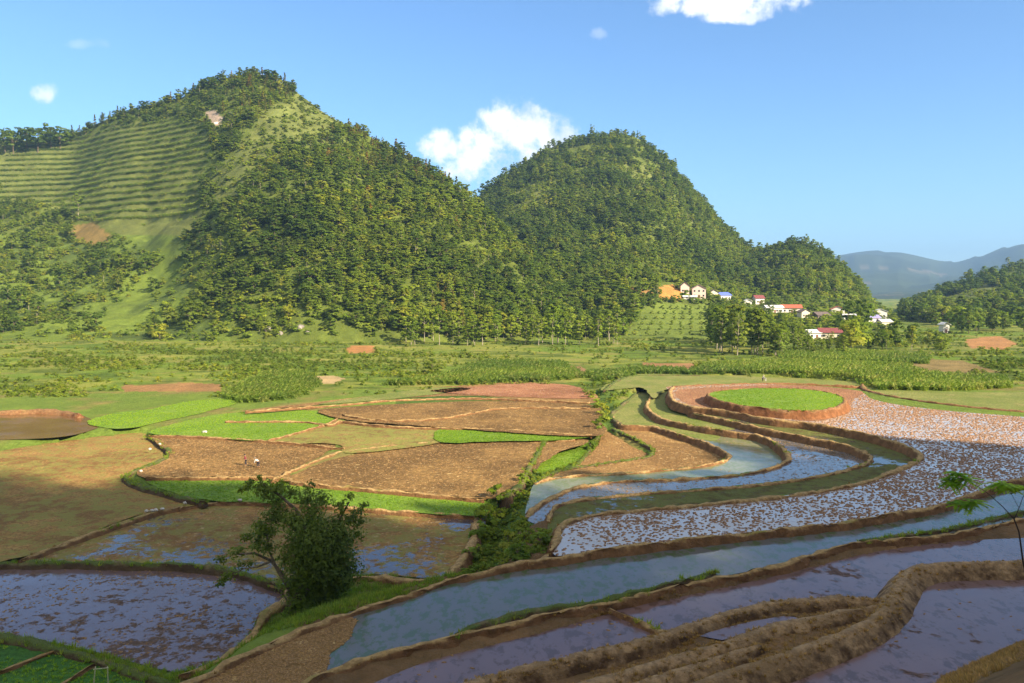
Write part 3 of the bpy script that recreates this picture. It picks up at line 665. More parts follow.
def joined(k):
    c, t, h = K[k]; nv = len(c.vertices); me = bpy.data.meshes.new(k+'_whole')
    me.from_pydata([v.co[:] for v in c.vertices]+[v.co[:] for v in t.vertices], [], [tuple(p.vertices) for p in c.polygons]+[tuple(i+nv for i in p.vertices) for p in t.polygons])
    lr = np.zeros(len(c.polygons)); c.attributes['lr'].data.foreach_get('value', lr); set_lr(me, np.concatenate([lr, np.zeros(len(t.polygons))]))
    mi = np.zeros(len(me.polygons), np.int32); mi[len(c.polygons):] = 1; me.polygons.foreach_set('material_index', mi)
    me.materials.append(c.materials[0]); me.materials.append(t.materials[0]); me.update()
    round_normals(me, np.concatenate([NORMALS[c.name.split('.')[0]], np.zeros((len(t.vertices), 3))])); return me
def scatter(name, coll, pts, rot, scl, kd, label, cat):
    """one object of kind stuff: an instance of one of coll's meshes on every point"""
    pts = np.asarray(pts, np.float32); n = len(pts)
    me = bpy.data.meshes.new(name); me.vertices.add(n); me.vertices.foreach_set('co', pts.ravel())
    for nm, typ, v in (('rot', 'FLOAT_VECTOR', np.stack([0*rot, 0*rot, rot], 1)), ('scl', 'FLOAT_VECTOR', scl), ('kd', 'INT', kd)):
        a = me.attributes.new(nm, typ, 'POINT'); a.data.foreach_set('vector' if typ == 'FLOAT_VECTOR' else 'value', np.ascontiguousarray(v, np.int32 if typ == 'INT' else np.float32).ravel())
    o = link(name, me); g = bpy.data.node_groups.new(name, 'GeometryNodeTree')
    g.interface.new_socket('Geometry', in_out='INPUT', socket_type='NodeSocketGeometry'); g.interface.new_socket('Geometry', in_out='OUTPUT', socket_type='NodeSocketGeometry')
    N = g.nodes.new; I = N('NodeGroupInput'); O = N('NodeGroupOutput'); ip = N('GeometryNodeInstanceOnPoints'); ci = N('GeometryNodeCollectionInfo')
    ci.inputs['Collection'].default_value = coll; ci.inputs['Separate Children'].default_value = True; ci.inputs['Reset Children'].default_value = True
    ip.inputs['Pick Instance'].default_value = True
    def na(nm, typ):
        q = N('GeometryNodeInputNamedAttribute'); q.data_type = typ; q.inputs['Name'].default_value = nm
        return [s for s in q.outputs if s.enabled and s.name == 'Attribute'][0]
    L = g.links.new; L(I.outputs[0], ip.inputs['Points']); L(ci.outputs[0], ip.inputs['Instance'])
    er = N('FunctionNodeEulerToRotation'); L(na('rot', 'FLOAT_VECTOR'), er.inputs[0]); L(er.outputs[0], ip.inputs['Rotation'])
    L(na('scl', 'FLOAT_VECTOR'), ip.inputs['Scale']); L(na('kd', 'INT'), ip.inputs['Instance Index']); L(ip.outputs[0], O.inputs[0])
    md = o.modifiers.new('scatter', 'NODES'); md.node_group = g
    tag(o, label, cat, None, 'stuff'); return o

# ---- forest of the hills
C_FOREST = proto_collection('forest_kind', [joined(k) for k in ('broad0','broad1','broad2','tall0','tall1','dark0','dark1','pine0','pine1','shrub0','shrub1','bushd0','bushd1','broad3','broad4','umb0','fine1','fine2')])
def hill_points(n, x0, x1, y0, y1, seed):
    rng = np.random.default_rng(seed); y = rng.uniform(y0, y1, n); x = rng.uniform(x0, x1, n)
    z = terrain(x, y, False); hz, who, tt = hills(x, y); u, v = to_px(x, y, z)
    return x, y, z, who, tt, u, v, rng
FOR = {'p': [], 's': [], 'k': []}
def add_forest(p, s, k): FOR['p'].append(p); FOR['s'].append(s); FOR['k'].append(k)
def plant(n, box, seed):
    x, y, z, who, tt, u, v, rng = hill_points(n, *box, seed)
    vis = (who >= 0) & (who < 3) & (u > -40) & (u < 1070) & (tt > .012) & (tt < 1.0) | ((who >= 0) & (who < 3) & (tt >= 1) & (z > hills(x, y)[0]-1) & (rng.random(n) < .25) & (u > -20) & (u < 1050))
    dens = fbm(x, y, 38, 3, 71); spec = fbm(x, y, 70, 3, 73)
    uj = u+10*fbm(x, y, 25, 2, 75); vj = v+7*fbm(x, y, 25, 2, 76); r = rng.random(n)
    md = np.zeros(n, bool); mk = np.full(n, -1)
    for k, P in enumerate(MEADOW):
        i = inpoly(uj, vj, P); md |= i; mk[i] = k
    orch = inpoly(u, v, ORCHARD); bare = np.zeros(n, bool)
    for P, c in BARE: bare |= inpoly(u, v+2, P)
    vill = inpoly(u, v, [(672,308),(676,284),(716,283),(748,288),(800,296),(850,298),(892,302),(896,340),(866,342),(850,330),(846,352),(806,352),(800,326),(742,320),(720,312)])
    keep = vis & ~orch & ~bare & ~(md & (mk == 0)) & ~(md & (r > np.where((mk == 1), .6, .10))) & ~(vill & (r > .04))
    low = (who == 0) & (u < 185) & (v > 225)                     # the shrubby foot on the left
    keep &= ~(low & (dens+.3*spec < .02)) & ~((who == 0) & (u < 420) & (tt < .07) & (r > .25))
    keep &= ~((dens < -.2) & (r < .65))
    kd = np.where(r < .55, rng.integers(0, 3, n), np.where(r < .72, rng.integers(3, 5, n), rng.integers(5, 7, n)))
    pz = (who == 0) & (spec+.25*fbm(u, v, 90, 2, 78) > .12) & (u > 200) & (u < 480); kd = np.where(pz & (rng.random(n) < .45), rng.integers(7, 9, n), kd)
    kd = np.where((spec < -.22) & (r < .6), rng.integers(5, 7, n), kd)
    kd = np.where((md & (mk >= 1)) | (low & (rng.random(n) < .75)) | (rng.random(n) < .34), rng.integers(9, 13, n), kd)
    oth = (kd < 3) & (rng.random(n) < .55); kd = np.where(oth, rng.choice([13, 14, 13, 14, 15, 16, 17], n), kd)
    s = (.38+.62*rng.random(n)**1.7)*(1+.3*dens); s = np.where((tt < .12) & (who == 0) & (u > 400), s*1.15, s); s = np.where((kd == 3) | (kd == 4), s*.8, s); s = np.where((kd >= 9) & (kd < 13), s*1.25, s); s = np.where(kd >= 15, s*.85, s)
    s = np.where((who == 2), s*1.15, s)
    i = keep; add_forest(np.stack([x, y, z], 1)[i], s[i], kd[i])
plant(23000, (-520, 60, 385, 900), 101)
plant(28000, (-130, 480, 392, 1010), 102)
plant(9000, (180, 760, 480, 980), 103)
p = np.concatenate(FOR['p']); s = np.concatenate(FOR['s']); k = np.concatenate(FOR['k'])
print('forest', len(p))
scatter('hillside_forest', C_FOREST, p-np.array([0, 0, .3]), RNG.random(len(p))*6.28, np.stack([s*RNG.uniform(.9, 1.45, len(p)), s*RNG.uniform(.9, 1.45, len(p)), s*RNG.uniform(.65, 1.1, len(p))], 1), k, 'mixed green forest covering the steep hills', 'forest')
# undergrowth filling the gaps between the trees
x, y, z, who, tt, u, v, rng = hill_points(30000, -520, 620, 388, 950, 104)
ii = (who >= 0) & (who < 2) & (u > -30) & (u < 1000) & ~inpoly(u, v, MEADOW[0]) & ~inpoly(u, v, ORCHARD) & (rng.random(len(u)) < .8)
for k_ in (1, 2, 3): ii &= ~(inpoly(u, v, MEADOW[k_]) & (rng.random(len(u)) > .15))
for P, c in BARE: ii &= ~inpoly(u, v, P)
ii &= ~((u < 200) & (v > 285) & (rng.random(len(u)) > .25))
C_SHRUB = proto_collection('shrub_kind', [joined(k) for k in ('shrub0','shrub1','bushd0','bushd1')])
n = ii.sum(); s = rng.uniform(.6, 1.35, n)
scatter('undergrowth', C_SHRUB, np.stack([x, y, z-.2], 1)[ii], rng.random(n)*6.28, np.stack([s*1.45, s*1.45, s*1.2], 1), rng.integers(0, 4, n), 'low shrubs growing between the trees of the hills', 'undergrowth')
# shrubs and weeds of the valley floor
rng = np.random.default_rng(120); n = 26000; y = 195+230*rng.random(n)**1.0; x = rng.uniform(-.7, .7, n)*y
z = terrain(x, y, True); u, v = to_px(x, y, z); hz, who, tt = hills(x, y)
ln = fbm(x*.35, y*1.6, 11, 3, 81)+.5*fbm(x, y, 40, 2, 82)
ok = ((ln > .22) | (rng.random(n) < .07)) & (u > -20) & (u < 1045) & (v < 402) & (who < 0)
for nm, m, zz, pts in FIELDS: ok &= ~inpoly(u, v, [(a, b+2) for a, b in pts])
for P, c in BARE: ok &= ~inpoly(u, v, P)
for P in CROPS: ok &= ~inpoly(u, v, P)
ok |= inpoly(u, v, [(0,392),(40,388),(85,392),(98,408),(60,404),(0,404)]) | (inpoly(u, v, [(96,432),(150,420),(215,408),(222,412),(170,424),(120,434),(70,440)]) & (rng.random(n) < .5))
n = ok.sum(); s = .18+.46*rng.random(n)**2
scatter('valley_shrubs', C_SHRUB, np.stack([x, y, z-.15], 1)[ok], rng.random(n)*6.28, np.stack([s*1.15, s*1.15, s], 1), rng.integers(0, 4, n), 'rows and patches of low shrubs across the green valley floor', 'shrubs')
# bushes and weeds in the stream gully
rng = np.random.default_rng(121); n = 6000; uu = rng.uniform(395, 640, n); vv = rng.uniform(372, 600, n)
gp = [(440,592),(462,575),(478,545),(486,515),(505,496),(520,482),(530,468),(548,444),(590,438),(600,425),(604,408),(586,398),(574,390),(590,382),(640,382),(646,388),(626,400),(611,414),(606,430),(594,440),(574,470),(540,486),(530,500),(524,518),(534,535),(553,540),(548,552),(500,566),(470,580)]
gi = inpoly(uu, vv, gp); uu, vv = uu[gi], vv[gi]; P = []
ys = np.geomspace(60, 240, 300)
for a, b in zip(uu, vv):
    d = ray(a, b); xs = ys*d[0]/d[1]; P.append((xs, CAMZ+ys*d[2]/d[1]))
XS = np.array([q[0] for q in P]); ZZ = np.array([q[1] for q in P]); T_ = terrain(XS.ravel(), np.tile(ys, len(P)), True).reshape(XS.shape)
kk = np.argmax(T_ >= ZZ, 1); ar = np.arange(len(P)); G = np.stack([XS[ar, kk], ys[kk], T_[ar, kk]], 1)
off = np.ones(len(G), bool)
for Q in POLYS: off &= ~inpoly(G[:, 0], G[:, 1], Q)
G = G[off]; n = len(G); s = rng.uniform(.10, .28, n)
big = rng.random(n) < .10; s = np.where(big, s*1.8, s)
scatter('gully_shrubs', C_SHRUB, G-np.array([0, 0, .1]), rng.random(n)*6.28, np.stack([s, s, s], 1), rng.integers(0, 4, n), 'green weeds and bushes filling the stream gully between the fields', 'shrubs')
# maize: rows on the terraced slope and strips on the valley floor
C_CROP = proto_collection('crop_kind', [corn_mesh()])
x, y, z, who, tt, u, v, rng = hill_points(110000, -520, -150, 480, 900, 105)
fr = z/6.5-np.floor(z/6.5); ok = (who == 0) & inpoly(u, v, MEADOW[0]) & ((fr > .93) | (fr < .20)) & (fbm(x, y, 60, 2, 91) > -.4) & (v+6*fbm(x, y, 40, 2, 92) < 220)
# snap to the terraced surface
zt = (np.floor(z/6.5)+sstep(fr, .55, 1.0)*.55+fr*.45)*6.5
n = ok.sum(); s = rng.uniform(.8, 1.3, n)
scatter('terraced_maize', C_CROP, np.stack([x, y, zt-.2], 1)[ok], rng.normal(0, .3, n), np.stack([s*1.2, s, s], 1), np.zeros(n), 'maize planted in contour rows on the terraced left slope', 'maize')
rng = np.random.default_rng(122); n = 50000; y = rng.uniform(185, 420, n); x = rng.uniform(-.7, .7, n)*y; z = terrain(x, y, True); u, v = to_px(x, y, z); ok = np.zeros(n, bool)
for P in CROPS: ok |= inpoly(u, v, P)
for nm, m, zz, pts in FIELDS: ok &= ~inpoly(u, v, pts)
n = ok.sum(); s = rng.uniform(.7, 1.1, n)
scatter('valley_maize', C_CROP, np.stack([x, y, z-.2], 1)[ok], rng.normal(0, .4, n), np.stack([s*1.1, s, s], 1), np.zeros(n), 'strips of tall maize along the valley floor behind the fields', 'maize')
print('maize', n)

# ---- clods and stubble in the fields
C_CLOD = proto_collection('clod_kind', [clod_mesh('clod', i, M['clod'], .45) for i in range(3)])
C_STUB = proto_collection('stubble_kind', [clod_mesh('stubble', 10+i, M['clodwet'], .4) for i in range(3)])
def in_field(i, n, seed):
    rng = np.random.default_rng(seed); P = np.array(POLYS[i]); lo = P.min(0); hi = P.max(0); lo = np.maximum(lo, (-95, 20)); hi = np.minimum(hi, (120, 240))
    q = rng.uniform(lo, hi, (n, 2)); return q[inpoly(q[:, 0], q[:, 1], POLYS[i])], rng
q, rng = in_field(0, 150000, 200)
u, v = to_px(q[:, 0], q[:, 1], ZS); far = sstep(q[:, 1], 120, 165)
dn = fbm(q[:, 0], q[:, 1], 9, 3, 201)*.5+.25*fbm(q[:, 0], q[:, 1], 2.2, 2, 202)
keep = (rng.random(len(q)) < np.clip(.62+dn*.9+.2*far, 0.05, 1)*np.where(u < 600, .6, 1)); q = q[keep]; n = len(q); s = rng.uniform(.18, .45, n)
print('stubble', n)
scatter('rice_stubble', C_STUB, np.stack([q[:, 0], q[:, 1], np.full(n, ZS+.02)], 1), rng.normal(.45, .5, n), np.stack([s*1.25, s*1.1, s*.8], 1), rng.integers(0, 3, n), 'brown stubble clumps standing in the white flooded field', 'stubble')
AC = []
for i, F_ in enumerate(FIELDS):
    d = {'plow': 5000, 'plowdark': 7000, 'tan': 7000, 'plowwet': 6000, 'mudwater': 2600, 'strawwater': 14000, 'greenwater': 2500, 'plowred': 2500, 'purplewater': 260}.get(F_[1], 0)
    if not d or F_[0] == 'puddle': continue
    q, rng = in_field(i, d, 210+i)
    if F_[1] in ('mudwater', 'purplewater', 'plowwet', 'greenwater'): q = q[fbm(q[:, 0], q[:, 1], 5, 3, 230) > .12]
    n = len(q); s = rng.uniform(.12, .34, n); AC.append((np.stack([q[:, 0], q[:, 1], np.full(n, F_[2])], 1), s))
p = np.concatenate([a for a, b in AC]); s = np.concatenate([b for a, b in AC]); n = len(p)
scatter('earth_clods', C_CLOD, p, RNG.random(n)*6.28, np.stack([s*1.2, s, s*.8], 1), RNG.integers(0, 3, n), 'small brown clods of earth lying on the ploughed fields', 'clods')

# ---- grass on the bunds
C_GRASS = proto_collection('tuft_kind', [tuft_mesh('green_tuft', .45, .35, 16, M['leafshrub'], 1), tuft_mesh('green_tuft', .3, .4, 14, M['leafshrub'], 2)])
C_DRY = proto_collection('dry_tuft_kind', [tuft_mesh('dry_tuft', .5, .45, 26, M['straw'], 3), tuft_mesh('dry_tuft', .35, .5, 22, M['straw'], 4), tuft_mesh('dry_tuft', .28, .5, 22, M['straw'], 6)])
gp, dp = [], []
rng = np.random.default_rng(300)
for m, w, C in BUND_PATHS:
    for c in C:
        if c.y > 150 or c.y < 30 or abs(c.x) > .75*c.y+5: continue
        g = fbm(np.array([c.x]), np.array([c.y]), 9, 3, 301)[0]
        if m == 'bunddry':
            for k_ in range(12):
                o_ = rng.normal(0, w*.9, 2); dp.append((c.x+o_[0], c.y+o_[1], c.z-.08-max(0, math.hypot(*o_)-w)*.75))
        else:
            for k_ in range(3 if (m == 'bundgrass' or g > .4) else 1):
                o_ = rng.normal(0, w*.7, 2); (gp if (m == 'bundgrass' or g > .4) else dp).append((c.x+o_[0], c.y+o_[1], c.z-.15))
# the dry hillside at the lower right and the dry ground between the near bunds
q = np.stack([rng.uniform(5, 60, 22000), rng.uniform(22, 62, 22000)], 1); zz = terrain(q[:, 0], q[:, 1], True); u, v = to_px(q[:, 0], q[:, 1], zz)
ok = (v < 760) & (u < 1100) & (u > 480)
for Q in POLYS: ok &= ~inpoly(q[:, 0], q[:, 1], Q)
dp += [tuple(t) for t in np.stack([q[:, 0], q[:, 1], zz-.05], 1)[ok]]
gp, dp = np.array(gp), np.array(dp); n = len(gp); s = rng.uniform(.5, 1.2, n); print('tufts', len(gp), len(dp))
scatter('bund_grass', C_GRASS, gp, rng.random(n)*6.28, np.stack([s, s, s], 1), rng.integers(0, 2, n), 'short green grass growing along the earth bunds', 'grass')
n = len(dp); s = rng.uniform(.25, .65, n)
scatter('dry_grass', C_DRY, dp, rng.random(n)*6.28, np.stack([s, s, s*.8], 1), rng.integers(0, 3, n), 'dry brown grass matted over the near bunds and the slope at lower right', 'dry grass')
RP = []
for i, F_ in enumerate(FIELDS):
    if F_[1] in ('rice', 'ricedark'):
        q, rng = in_field(i, 6000, 400+i); q = q[fbm(q[:, 0], q[:, 1], 3.5, 3, 411) > -.35+.3*(rng.random(len(q))-.5)]; RP.append(np.stack([q[:, 0], q[:, 1], np.full(len(q), F_[2])], 1))
RP = np.concatenate(RP); n = len(RP); s = rng.uniform(.2, .5, n)
C_RICE = proto_collection('rice_tuft_kind', [tuft_mesh('rice_tuft', .45, .45, 14, M['leafrice'], 11), tuft_mesh('rice_tuft', .35, .5, 14, M['leafrice'], 12)])
scatter('rice_seedlings', C_RICE, RP, rng.random(n)*6.28, np.stack([s, s, s], 1), rng.integers(0, 2, n), 'bright green rice seedlings and grass standing in the green fields', 'rice seedlings')
# green weeds on the slope beside the lone foreground tree
q = np.stack([rng.uniform(-45, -2, 20000), rng.uniform(55, 100, 20000)], 1); zz = terrain(q[:, 0], q[:, 1], True); u, v = to_px(q[:, 0], q[:, 1], zz)
ok = np.ones(len(q), bool)
for Q in POLYS: ok &= ~inpoly(q[:, 0], q[:, 1], Q)
q = np.stack([q[:, 0], q[:, 1], zz-.05], 1)[ok]; n = len(q); s = rng.uniform(.4, 1.3, n)
scatter('weeds', C_GRASS, q, rng.random(n)*6.28, np.stack([s, s, s], 1), rng.integers(0, 2, n), 'green weeds on the bank around the lone tree', 'weeds')

# trees along the crest of the hillside beyond the right edge
rng = np.random.default_rng(310); n = 1300; s_ = rng.uniform(-160, 330, n); t_ = RIDGE_T+rng.uniform(-60, 16, n); x = t_*sh[0]+s_*sp[0]; y = t_*sh[1]+s_*sp[1]; z = terrain(x, y, False)
ok = (np.abs(x) > .80*y+12) & (z > 8); n = ok.sum(); sc_ = rng.uniform(.5, 1.0, n)*np.where((s_[ok] > 10) & (s_[ok] < 62), 1.9, 1)
scatter('ridge_trees', C_FOREST, np.stack([x, y, z-.3], 1)[ok], rng.random(n)*6.28, np.stack([sc_, sc_, sc_], 1), rng.integers(0, 7, n), 'trees covering the hillside beyond the right edge', 'trees')

# ------------------------------------------------------------------ single trees
N_TREES = 0
def tree(nm, k, loc, sc, rz, label, group=None, cat='tree', sz=1.0):
    global N_TREES
    c, t, h = K[k]; N_TREES += 1
    o = empty(nm, loc, rz); o.scale = (sc, sc, sc*sz); tag(o, label, cat, group)
    link('trunk', t, None, o); link('crown', c, None, o); return o
def wood(nm, kinds, spots, h_lo, h_hi, label, group, seed, squash=1.0):
    rd = random.Random(seed)
    for (u, v) in spots:
        x, y, z = hit(u, v, 236.0, 1050.0); k = rd.choice(kinds); sc = rd.uniform(h_lo, h_hi)/K[k][2]
        tree(nm, k, (x, y, z-.2), sc, rd.uniform(0, 6.28), label, group, sz=rd.uniform(.9, 1.12)*squash)
rd = random.Random(5)
foot = [(u+rd.uniform(-4, 4), rd.uniform(335, 346)) for u in range(405, 625, 4)]
wood('tall_tree', ['fine0','fine1','fine2','tall0'], foot, 10, 17, 'tall pale-trunked tree in the row along the foot of the big left hill', 'trees along the foot of the left hill', 1)
def screen(nm, kinds, n, u0, u1, v0, v1, label, group, seed):
    r2 = random.Random(seed)
    for i in range(n):
        u = r2.uniform(u0, u1); v = r2.uniform(v0, v1); x, y, z = hit(u, v, 236.0, 900.0)
        top = float(np.interp(u, [705,725,760,775,805,815,840,850,860,866,888,895,925,945], [303,302,306,320,322,344,344,318,316,332,330,318,326,336]))+r2.uniform(-2, 8)
        k = r2.choice(kinds); hh = max(4.5, (v-top)*y/FPX*.98); tree(nm, k, (x, y, z-.2), hh/K[k][2], r2.uniform(0, 6.28), label, group)
screen('grove_tree', ['fine0','fine1','fine2','fine0'], 74, 708, 850, 338, 356, 'leafy tree in the grove that screens the village houses from the fields', 'trees in front of the village', 2)
screen('dark_tree', ['fine0','fine2','dark1','broad1'], 40, 850, 945, 334, 352, 'dark leafy tree between the village and the gap to the far mountains', 'trees right of the village', 3)
wood('dark_tree', ['dark0','dark1'], [(856+rd.uniform(-9,9), 332+rd.uniform(0,6)) for i in range(3)], 16, 19, 'very tall dark tree rising beside the purple-roofed house', 'tall dark trees beside the purple-roofed house', 4)
right = [(rd.uniform(935, 1024), rd.uniform(318, 334)) for i in range(26)]
wood('shaded_tree', ['dark0','dark1','broad0','broad1'], right, 8, 13, 'shaded tree at the foot of the low hill on the right edge', 'trees under the right hill', 6)
leftridge = [(u+rd.uniform(-2, 2), 139) for u in (-6, 4, 12, 20, 27, 36, 44, 50, 58, 66)]
def crest_tree(nm, k, u, v, y, sc, label, group):
    x, yy, zz = at_y(u, v, y); z = tz(x, yy); tree(nm, k, (x, yy, z-.4), sc, rd.uniform(0, 6.28), label, group, sz=rd.uniform(.9, 1.1))
for i, (u, v) in enumerate(leftridge):
    crest_tree('spreading_tree', 'umb%d' % (i % 2), u, v, 860-(i % 3)*8, rd.uniform(1.7, 2.5)*(1 if u < 62 else .6), 'dark flat-crowned tree in the clump on the far left ridge', 'flat-crowned trees on the left ridge')
for i in range(30):
    u = 72+i*7.6; v = np.interp(u, [70,110,180,215,245,280,300], [137,114,97,80,71,79,92])
    y = np.interp(u, [70,110,180,245,280,300], [868,828,788,758,738,720])
    crest_tree('crest_tree', rd.choice(['pine0','pine1','dark0','broad1']) if u > 125 else rd.choice(['pine0','pine1']), u, v, y-3, rd.uniform(.65, 1.1), 'small tree on the skyline between the left ridge clump and the highest summit', 'trees on the skyline of the left hill')
for u, v in ((482,193),(488,191),(495,189),(501,186)):
    crest_tree('saddle_tree', 'dark%d' % (int(u) % 2), u, v+4, 940, rd.uniform(1.3, 1.7), 'dark tree standing out in the saddle left of the second hill', 'trees in the saddle between the hills')
for i in range(22):
    u = rd.uniform(516, 840); v = np.interp(u, [510,545,590,625,665,700,735,752,800,840], [172,148,137,133,157,198,240,253,243,267]); y = np.interp(u, [510,590,700,775,840], [978,1000,950,850,790])
    crest_tree('crest_tree', rd.choice(['dark0','broad0','tall0','broad2']), u, v, y-3, rd.uniform(.8, 1.2), 'tree on the skyline of the rounded second hill', 'trees on the skyline of the second hill')
x, y, z = hit(78, 220, 400.0, 900.0); tree('slim_tree', 'tall0', (x, y, z-.3), 1.75, .4, 'lone slim dark tree beside the orange soil scar on the left slope')
x, y, z = hit(432, 374, 240.0, 600.0); tree('round_bush', 'dark0', (x, y, z-.3), .62, 1.2, 'single round dark bush in the meadow beyond the red soil field', None, 'bush', .8)
for i, (u, v) in enumerate([(20,300),(38,305),(8,290),(60,280),(85,270),(30,262),(50,250),(12,240),(100,262),(120,255),(70,300),(145,262),(118,280),(165,305),(190,318),(160,330)]):
    x, y, z = hit(u, v+10, 380.0, 900.0); tree('slope_tree', rd.choice(['dark0','dark1','broad1']), (x, y, z-.3), rd.uniform(1.0, 1.5), rd.uniform(0, 6), 'dark tree on the shrubby slope below the terraced maize on the left', 'trees on the lower left slope')
# orchard bushes in rows on the light green slope
for r_ in range(6):
    v = 309+r_*5.2; n_ = 8
    for c_ in range(n_):
        u = np.interp(c_, [0, n_-1], [655-r_*4, 706+r_*1.5])+rd.uniform(-1.5, 1.5); x, y, z = hit(u, v, 380.0, 700.0)
        tree('orchard_bush', rd.choice(['bushd0','bushd1']), (x, y, z-.1), rd.uniform(.7, 1.0), rd.uniform(0, 6), 'small round bush planted in the rows of the light green orchard slope', 'bushes in the orchard rows', 'bush')
# larger bushes along the stream
for (u, v, s_) in ((486,520,1.5),(478,536,1.3),(497,505,1.2),(508,545,1.3),(470,560,1.1),(524,478,1.0),(590,446,1.2),(598,432,1.2),(604,418,1.3),(596,404,1.4),(612,396,1.3),(590,394,1.2),(625,392,1.1),(518,556,1.1),(540,545,1.0),(548,538,.8),(515,497,1.0),(602,410,1.5)):
    x, y, z = hit(u, v+4, 60.0, 235.0); tree('gully_bush', rd.choice(['shrub0','shrub1','shrub0','bushd0']), (x, y, z-.15), s_*.62, rd.uniform(0, 6), 'green bush growing along the stream gully between the fields', 'bushes along the stream gully', 'bush')

# ---- the lone tree in the foreground
LX, LY, LZ = hit(291, 613, 50.0, 235.0)
def lone_tree():
    root = empty('broadleaf_tree', (LX, LY, LZ)); tag(root, 'dark leafy tree with a leaning many-stemmed trunk alone in the shaded foreground', 'tree')
    rng = np.random.default_rng(77); m = LY/FPX; C = []; N = []; Lr = []
    def loc(u, v, dy=0): return np.array([(u-291)*m*1.0, dy, (613-v)*m*1.02])
    cl = [(310,560,26,1),(326,532,24,1),(300,522,20,1),(336,566,20,1),(346,522,14,.9),(306,588,18,1),(328,593,17,1),(284,512,13,.8),(354,538,11,.7),(320,502,14,.9),(346,503,9,.5),(318,545,26,1),(338,548,18,1),(316,575,22,1),(298,545,17,1),(345,580,11,.8),
          (262,479,9,.6),(275,487,11,.75),(250,486,7,.5),(286,497,10,.8),(268,493,8,.6),(256,476,6,.4),(244,489,4,.5),
          (267,531,13,.6),(252,546,11,.6),(234,552,9,.5),(222,559,6,.4),(241,566,8,.5),(219,578,7,.45),(258,520,9,.5),(228,572,6,.4),(272,548,10,.5),(248,534,7,.5),(360,514,8,.4),(366,504,5,.3),(352,494,5,.3),(285,562,9,.5),(312,484,6,.3)]
    for u, v, r, d in cl:
        for sub in range(3 if r > 12 else 2):
            dy = rng.normal()*r*m*.7; c = loc(u+rng.normal()*r*.35, v+rng.normal()*r*.3, dy); n = int(d*r*r*1.3)+14; q = rng.normal(size=(n, 3)); q /= np.linalg.norm(q, axis=1, keepdims=True)
            C.append(c+q*r*m*np.array([.85, .85, .65])*(.2+1.15*rng.random((n, 1)))); N.append(q+np.array([0, 0, .5])+rng.normal(size=(n, 3))*.4); Lr.append(np.clip(rng.normal(.5, .25)+rng.normal(size=n)*.2, 0, 1))
    C = np.concatenate(C); V, F_ = leaf_quads(C, np.concatenate(N), .17*np.ones(len(C)), rng, .42)
    me = mesh_np('lone_crown', V, F_, 4); set_lr(me, np.concatenate(Lr)); nn = np.concatenate(N)+.8*(C-np.array([.4, 0, 4.5]))/4.0; round_normals(me, np.repeat(nn/np.linalg.norm(nn, axis=1, keepdims=True), 4, 0)); me.materials.append(M['leaflone']); link('crown', me, None, root)
    V, F_ = [], []
    def limb(pts, r0): P = [tuple(loc(*p)) for p in pts]; tube(V, F_, P, list(np.linspace(r0, r0*.3, len(P))), 7)
    limb([(291,618),(292,605),(290,590),(283,575),(272,560),(255,552),(235,553)], .24); limb([(291,615),(296,600),(303,580),(308,555),(306,525),(298,508),(282,494),(262,480)], .28)
    limb([(296,612),(305,595),(318,572),(330,545),(342,518),(352,500)], .22); limb([(290,590),(278,570),(270,550),(268,535),(262,520)], .14); limb([(272,560),(258,566),(243,568),(226,577)], .10); limb([(303,580),(322,560),(340,545),(355,538)], .12); limb([(293,614),(286,598),(276,585),(262,575)], .10)
    me = bpy.data.meshes.new('lone_trunk'); me.from_pydata(V, [], F_); me.materials.append(M['bark']); link('trunk', me, None, root)
lone_tree()

